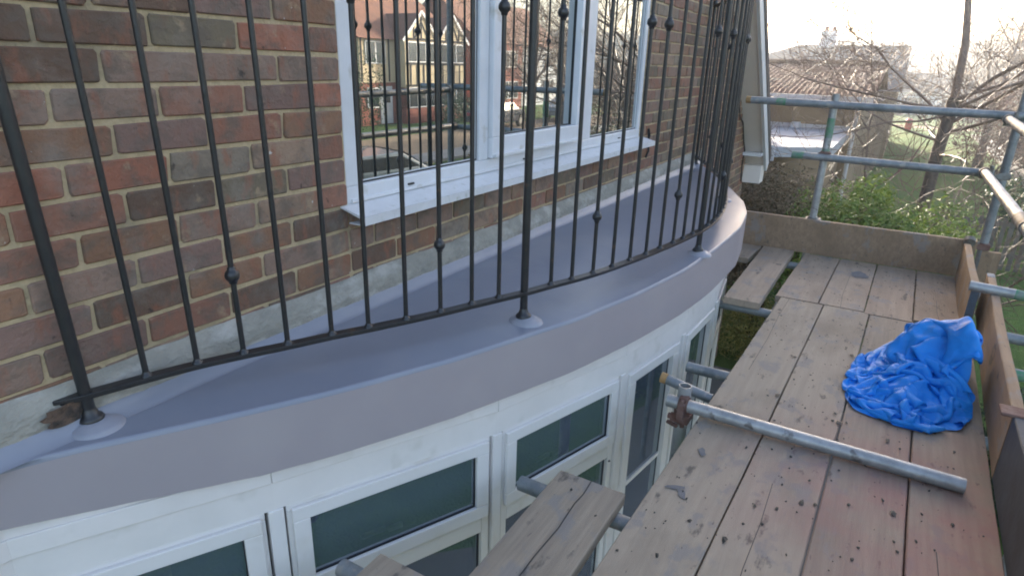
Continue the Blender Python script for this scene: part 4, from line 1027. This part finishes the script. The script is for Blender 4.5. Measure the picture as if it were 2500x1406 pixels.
# bungalow with brown pantile roof
b = thing('bungalow', 'buff bungalow with a brown pantiled roof and white gutter behind the garage', 'bungalow')
k = MB(); k.box(13.85, 22, -.62, 9, GZ, -.05); k.build('wall', M_buff, b)
k = MB()
n = 92; vs = []; y0, y1 = -.95, 9.2
rows = 12
for i in range(n*2+1):
    y = y0+(y1-y0)*i/(n*2); dz = .022*(i % 2)
    for j in range(rows+1):
        t = j/rows; x = 13.55+(18.1-13.55)*t; z = -.02+(.60+.02)*t+dz
        vs += [(x, y, z+.03), (x+.001, y, z)] if j else [(x, y, z)]
m_ = 1+2*rows
fs = [(i*m_+j, (i+1)*m_+j, (i+1)*m_+j+1, i*m_+j+1) for i in range(n*2) for j in range(m_-1)]
k.add(vs, fs); k.build('pantile_roof', M_pantile, b)
k = MB(); k.add([(18.1, y0, .62), (18.1, y1, .62), (22.4, y1, -.05), (22.4, y0, -.05)], [(0, 1, 2, 3)]); k.tube((18.1, y0, .65), (18.1, y1, .65), .09, n=8)
k.add([(13.8, -.64, -.05), (22.2, -.64, -.05), (18.1, -.64, .58)], [(0, 1, 2)]); k.build('rear_roof', M_pantile, b)
k = MB(); k.box(13.42, 13.54, -.98, 9.2, -.13, -.02); k.build('gutter', M_barge, b)
k = MB(); k.tube((13.7, -.68, -.12), (13.7, -.68, GZ), .04, n=8); k.build('downpipe', M_barge, b)
# dark slate roof house behind
s = thing('slate_roofed_house', 'house with a long dark slate hipped roof and white chimney on the skyline', 'house')
k = MB(); k.box(29.8, 40, -1.15, 12, GZ, -.2)
k.add([(29.8, -1.151, -.2), (40, -1.151, -.2), (34.9, -1.151, 1.6)], [(0, 1, 2)]); k.build('wall', M_buff, s)
k = MB(); k.add([(29.3, -1.3, -.25), (29.3, 8.6, -.25), (40.5, 8.6, -.25), (40.5, -1.3, -.25), (34.9, -1.3, 1.68), (34.9, 3.5, 1.68), (29.3, -1.3, -.4), (40.5, -1.3, -.4)], [(0, 4, 5, 1), (3, 2, 5, 4), (1, 5, 2), (0, 6, 7, 3, 4)[::-1]]); sr = k.build('roof', M_slate, s)
k = MB(); k.box(34.5, 35.3, 1.95, 2.6, 1.1, 2.3); k.build('chimney', M_whitew, s)
k = MB()
for y in (2.1, 2.42): k.tube((34.9, y, 2.3), (34.9, y, 2.52), .09, n=8)
k.build('chimney_pot', M_redb, s)
# boarded fence wall receding by the garage
e = thing('board_fence', 'tall boarded timber fence running away beside the garage', 'fence')
p0 = Vector((17.0, -.50, 0)); p1 = Vector((29, -.98, 0)); nB = 46
pm_ = MB()
for i in range(nB):
    t = i/nB; a = p0.lerp(p1, t); b_ = p0.lerp(p1, (i+.86)/nB); zt = -.60-.50*t; k = MB()
    k.add([(a.x, a.y, GZ), (b_.x, b_.y, GZ), (b_.x, b_.y-.03, GZ), (a.x, a.y-.03, GZ), (a.x, a.y, zt), (b_.x, b_.y, zt), (b_.x, b_.y-.03, zt), (a.x, a.y-.03, zt)],
          [(0, 3, 2, 1), (4, 5, 6, 7), (0, 1, 5, 4), (1, 2, 6, 5), (2, 3, 7, 6), (3, 0, 4, 7)]); k.build('board', M_fencew, e)
k = MB(); k.tube((p0.x, p0.y+.06, -.66), (p1.x, p1.y+.06, -1.16), .05, n=6); k.tube((16.93, -.52, GZ), (16.93, -.52, -.58), .05, n=8); k.build('fence_rail', M_barge, e)
# dark lean-to and white house beyond
l = thing('lean_to_shed', 'small dark-roofed outbuilding past the fence top', 'shed')
k = MB(); k.box(24.5, 28, -.62, .4, GZ, -.45); k.build('wall', M_buff, l)
k = MB(); prism_roof(k, 24.4, 28.2, -.72, .5, -.45, -.1, 'x', .15); k.build('roof', M_slate, l)
wh = thing('white_house', 'low white rendered house with a dark roof behind the bare branches', 'house')
k = MB(); k.box(70, 78, -7.6, .6, -4, -1.15); k.build('wall', M_whitew, wh)
k = MB(); prism_roof(k, 70, 78, -7.6, .8, -1.15, .55, 'y', .4, 1.0); k.build('roof', M_slate, wh)
for y in (-2.2, -5.2):
    k = MB(); k.box(69.95, 70.0, y-.8, y+.8, -2.5, -1.5); q = k.build('window', M_upvc, wh)
    k = MB(); k.box(69.93, 69.949, y-.7, y+.7, -2.4, -1.6); k.build('pane', M_winpane, q)
rp = thing('red_bin', 'small bright red litter bin standing on the sunlit grass before the white house', 'bin', (48.5, -2.05, terrain_z(48.5, -2.05)))
k = MB(); k.lathe([(.17, 0), (.19, .05), (.21, .62), (.23, .64), (.21, .72), (.12, .80), (0, .81)], (0, 0, 0), 14); k.build('drum', M_red, rp)
k = MB(); k.box(-.215, -.19, -.08, .08, .5, .56); k.build('slot', M_seal, rp)
cn = thing('traffic_cone', 'red and white cone standing on the shed roof ridge', 'cone', (24.6, -.02, -.12))
k = MB(); k.lathe([(.16, 0), (.12, .06), (.09, .22)], (0, 0, 0), 10); k.build('lower_band', M_red, cn)
k = MB(); k.lathe([(.09, .221), (.05, .45), (.03, .47)], (0, 0, 0), 10); k.build('upper_band', M_signw, cn)
# picket fence on the lawn
pf = thing('picket_fence', 'low weathered picket fence across the shaded lawn at the right edge', 'fence')
M_pick = pm('weathered_picket', (.19, .18, .15), (.13, .125, .11), 5, .9)
for i in range(44):
    y = -1.9-.125*i; k = MB(); z = -2.12+.01*math.sin(i*1.7)
    k.add([(13.5, y, GZ), (13.52, y, GZ), (13.52, y-.075, GZ), (13.5, y-.075, GZ), (13.5, y, z), (13.52, y, z), (13.52, y-.075, z), (13.5, y-.075, z), (13.51, y-.0375, z+.06)],
          [(0, 4, 7, 3)[::-1], (1, 2, 6, 5), (0, 1, 5, 4), (3, 7, 6, 2)[::-1], (4, 5, 8), (5, 6, 8), (6, 7, 8), (7, 4, 8)]); k.build('picket', M_pick, pf)
k = MB(); k.box(13.522, 13.56, -7.4, -1.85, -2.25, -2.17); k.box(13.522, 13.56, -7.4, -1.85, -2.85, -2.77); k.build('cross_rail', M_pick, pf)
# unseen house, added behind the line of our front wall to shade the scaffold
nd = thing('next_door_house', 'brick house next door standing behind the line of the front wall', 'house')
k = MB(); k.box(8.5, 12.4, 2.9, 10, GZ, 2.7); k.build('wall', M_redb, nd)
k = MB(); prism_roof(k, 8.5, 12.4, 2.9, 10, 2.7, 4.6, 'y', .25); k.build('roof', M_tile, nd)
k = MB(); k.box(9.6, 11.2, 2.87, 2.9, -1.6, -.4); k.build('window', M_upvc, nd)
shrub('added_shade_evergreen', 'dense evergreen beside the next door house', 'tree', M_darkleaf, [(15.2, 4.4, 1.7, 1.9, 1.8, 2.2), (14.6, 4.6, .6, 1.5, 1.5, 1.2), (15.6, 4.4, 3.4, 1.2, 1.2, 1.5), (15.2, 4.5, 2.4, 1.2, 1.2, 1.5)], 16000, .13, 12)  # unseen tree, added only to keep the sun off the platform

# ================================================================= ACROSS THE ROAD (seen mirrored in the upstairs window)
def win(parent, x0, x1, z0, z1, y, nx=2):
    k = MB(); k.box(x0, x1, y-.02, y+.04, z0, z1); o = k.build('window', M_upvc, parent)
    wd = (x1-x0)/nx
    for i in range(nx):
        k = MB(); k.box(x0+i*wd+.06, x0+(i+1)*wd-.06, y+.041, y+.05, z0+.07, z1-.07); k.build('pane', M_winpane, o)
def tudor(x0, label):
    """bay with timbered gable at x0..x0+3, rest of the front to its left"""
    h = thing('half_timbered_house', label, 'house', (x0, -24, GZ)); Y = 0
    def B(name, mat, *bx, par=h):
        k = MB(); k.box(*bx); return k.build(name, mat, par)
    B('wall', M_cream, -2.75, 3.4, -8, 0, 2.3, 4.7); B('brick_wall', M_redb, -2.75, 3.4, -8, 0.003, 0, 2.3)
    k = MB(); prism_roof(k, -2.75, 3.4, -8, 0, 4.6, 7.6, 'x', .3); k.build('roof', M_redtile, h)
    bw = B('bay', M_cream, .15, 3.0, 0, .75, 2.05, 4.62); B('bay_base', M_redb, .15, 3.0, 0, .76, 0, .85)
    k = MB(); k.add([(-.05, .8, 4.62), (3.2, .8, 4.62), (1.575, .8, 6.1), (-.05, -3, 4.62), (3.2, -3, 4.62), (1.575, -3, 6.1)], [(0, 1, 2), (0, 2, 5, 3), (1, 4, 5, 2)]); k.m = [0, 1, 1]; k.build('gable', [M_cream, M_redtile], h)
    def beam(a, b_, w=.10, y=.83):
        a = Vector((a[0], 0, a[1])); b_ = Vector((b_[0], 0, b_[1])); d = (b_-a).normalized(); o = Vector((d.z, 0, -d.x))*w/2
        k = MB(); vs = []
        for yy in (y-.03, y): vs += [(q.x, yy, q.z) for q in (a-o, a+o, b_+o, b_-o)]
        k.add(vs, [(0, 1, 2, 3), (7, 6, 5, 4), (0, 4, 5, 1), (1, 5, 6, 2), (2, 6, 7, 3), (3, 7, 4, 0)]); return k
    for a, b_ in (((.1, 4.68), (3.05, 4.68)), ((.9, 4.7), (.9, 5.4)), ((1.575, 4.7), (1.575, 5.9)), ((2.25, 4.7), (2.25, 5.4)), ((1.0, 4.75), (1.55, 5.6)), ((2.15, 4.75), (1.6, 5.6))): beam(a, b_).build('timber', M_beam, h)
    for a, b_ in (((-.15, 4.55), (1.575, 6.18)), ((3.3, 4.55), (1.575, 6.18))): beam(a, b_, .16, .90).build('barge_board', M_upvc, h)
    for z in (2.15, 3.35): beam((.15, z), (3.0, z), .12, .80).build('timber', M_beam, h)
    for x in (.6, 1.2, 1.8, 2.4): beam((x, 2.2), (x, 3.3), .09, .79).build('timber', M_beam, h)
    win(h, .35, 2.8, 3.42, 4.55, .77, 3); win(h, .35, 2.8, .9, 2.05, .77, 3)
    win(h, -2.3, -.7, 3.3, 4.5, .02, 2)
    for x in (-2.6, -.4, 3.25): beam((x, 2.35), (x, 4.6), .1, .035).build('timber', M_beam, h)
    d = B('door', M_whitew, -1.25, -.25, .0, .06, .05, 2.1); B('door_glass', M_winpane, -1.05, -.45, .061, .07, 1.2, 1.9, par=d)
    win(h, -2.3, -1.35, .95, 2.05, .03, 1)
    k = MB(); k.box(.9, 1.8, -4.6, -3.9, 7.0, 8.6); k.build('chimney', M_redb, h)
    return h
tudor(27.95, 'half-timbered house with white gable mirrored in the left of the window')
tudor(31.4+2.9-2.9, 'tmp'); t2h = [o for o in bpy.data.objects if o.get('label') == 'tmp'][0]; t2h['label'] = 'second half-timbered house mirrored beside the first, with red chimney'
t2h.location = (31.42, -24.3, GZ)
for ch in t2h.children:
    if ch.name.startswith(('door', 'window')) and False: pass
# a red tiled house to each side
for (x, y, lab, mt) in ((38, -25, 'red brick house mirrored in the middle pane', M_redb), (18.4, -26, 'tall tan-roofed house mirrored at the left jamb', M_cream), (48, -27, 'pale distant house mirrored in the right pane', M_whitew)):
    h = thing('suburban_house', lab, 'house', (x, y, GZ))
    k = MB(); k.box(0, 6.4, -7, 0, 0, 4.9); k.build('wall', mt, h)
    k = MB(); prism_roof(k, 0, 6.4, -7, 0, 4.9, 8.3, 'x', .3); k.build('roof', M_redtile, h)
    win(h, .8, 2.4, 3.2, 4.4, .01, 2); win(h, 3.8, 5.6, 3.2, 4.4, .01, 3); win(h, 3.6, 5.8, .9, 2.2, .01, 3)
    k = MB(); k.box(1.2, 2.1, 0, .05, .05, 2.1); k.build('door', M_whitew, h)
def hedge(name, label, x0, x1, y, h, seed, mat=M_darkleaf):
    bl = []; x = x0
    while x < x1: bl.append((x, y+random.uniform(-.1, .1), GZ+h*.5, .7, .5, h*.55*random.uniform(.85, 1.15))); x += .8
    e = thing(name, label, 'hedge', (0, 0, 0)); leaf_cloud('foliage', mat, bl, 700*len(bl), .07, seed, e); return e
hedge('garden_hedge', 'dark hedge mirrored in front of the half-timbered houses', 29.6, 36, -21.6, 1.5, 31)
hedge('tall_hedge', 'tall green hedge mirrored at the left of the window', 23.2, 25.6, -22.6, 3.9, 32)
def car(name, label, loc, rz, paint):
    c = thing(name, label, 'car', loc, rz)
    prof = [(-2.1, .35), (-2.12, .75), (-1.95, .95), (-1.45, 1.0), (-.95, 1.38), (.55, 1.42), (1.25, 1.02), (1.95, .88), (2.12, .65), (2.1, .35)]
    k = MB(); n = len(prof)
    rows_ = []
    for (yy, ins) in ((-.86, .06), (-.84, 0), (.84, 0), (.86, .06)):
        rows_.append([(x*(1-ins*.3), yy*(.86 if z > 1.1 else 1), z-ins*.4) for x, z in prof])
    vs = [v for r_ in rows_ for v in r_]
    k.add(vs, [(i*n+j, i*n+(j+1) % n, (i+1)*n+(j+1) % n, (i+1)*n+j) for i in range(3) for j in range(n)]+[tuple(range(n))[::-1], tuple(range(3*n, 4*n))], 0, False)
    k.build('body', paint, c, bevel=.05)
    k = MB()
    k.add([(.62, -.68, 1.40), (.62, .68, 1.40), (1.22, .76, 1.05), (1.22, -.76, 1.05)], [(0, 1, 2, 3)]); 
    k.v = [(x+.02, y, z+.025) for x, y, z in k.v]; k.build('windscreen', M_winpane, c)
    for s_ in (-1, 1):
        k = MB(); k.add([(-1.25, s_*.80, 1.02), (1.05, s_*.80, 1.05), (.5, s_*.752, 1.34), (-.9, s_*.752, 1.32)], [(0, 1, 2, 3)]); k.v = [(x, y+s_*.045, z) for x, y, z in k.v]; k.build('side_window', M_winpane, c)
        for xx in (-1.3, 1.35):
            k = MB(); k.tube((xx, s_*.70, .32), (xx, s_*.89, .32), .32, n=16); wq = k.build('wheel', M_rubber, c)
            k = MB(); k.tube((xx, s_*.885, .32), (xx, s_*.895, .32), .19, n=10); k.build('rim', M_tubel, wq)
        k = MB(); k.box(2.02, 2.11, s_*.6-.15, s_*.6+.15, .68, .80); k.build('headlight', M_signw, c)
        k = MB(); k.box(-2.14, -2.08, s_*.65-.1, s_*.65+.1, .7, .85); k.build('tail_light', M_red, c)
car('parked_car', 'grey-green car mirrored at the lower left of the window', (10.2, -9.6, GZ+.01), R(12), M_cargrey)
car('parked_car', 'dark blue car mirrored before the second half-timbered house', (30.6, -18.6, GZ+.01), R(-4), M_carblue)
car('parked_car', 'dark car mirrored in the middle pane', (38.5, -18.0, GZ+.01), R(175), M_cargrey)

# ================================================================= HAZE
mz = bpy.data.materials.new('haze_air'); t = nodes(mz); t.nodes.clear()
o_ = t.nodes.new('ShaderNodeOutputMaterial'); pv = t.nodes.new('ShaderNodeVolumePrincipled')
pv.inputs['Color'].default_value = (.80, .90, 1, 1); pv.inputs['Density'].default_value = .0027; pv.inputs['Anisotropy'].default_value = .70
t.links.new(pv.outputs[0], o_.inputs['Volume'])
k = MB(); k.box(-440, 440, -440, 440, -4.6, 17); k.build('haze', mz, kind='stuff')
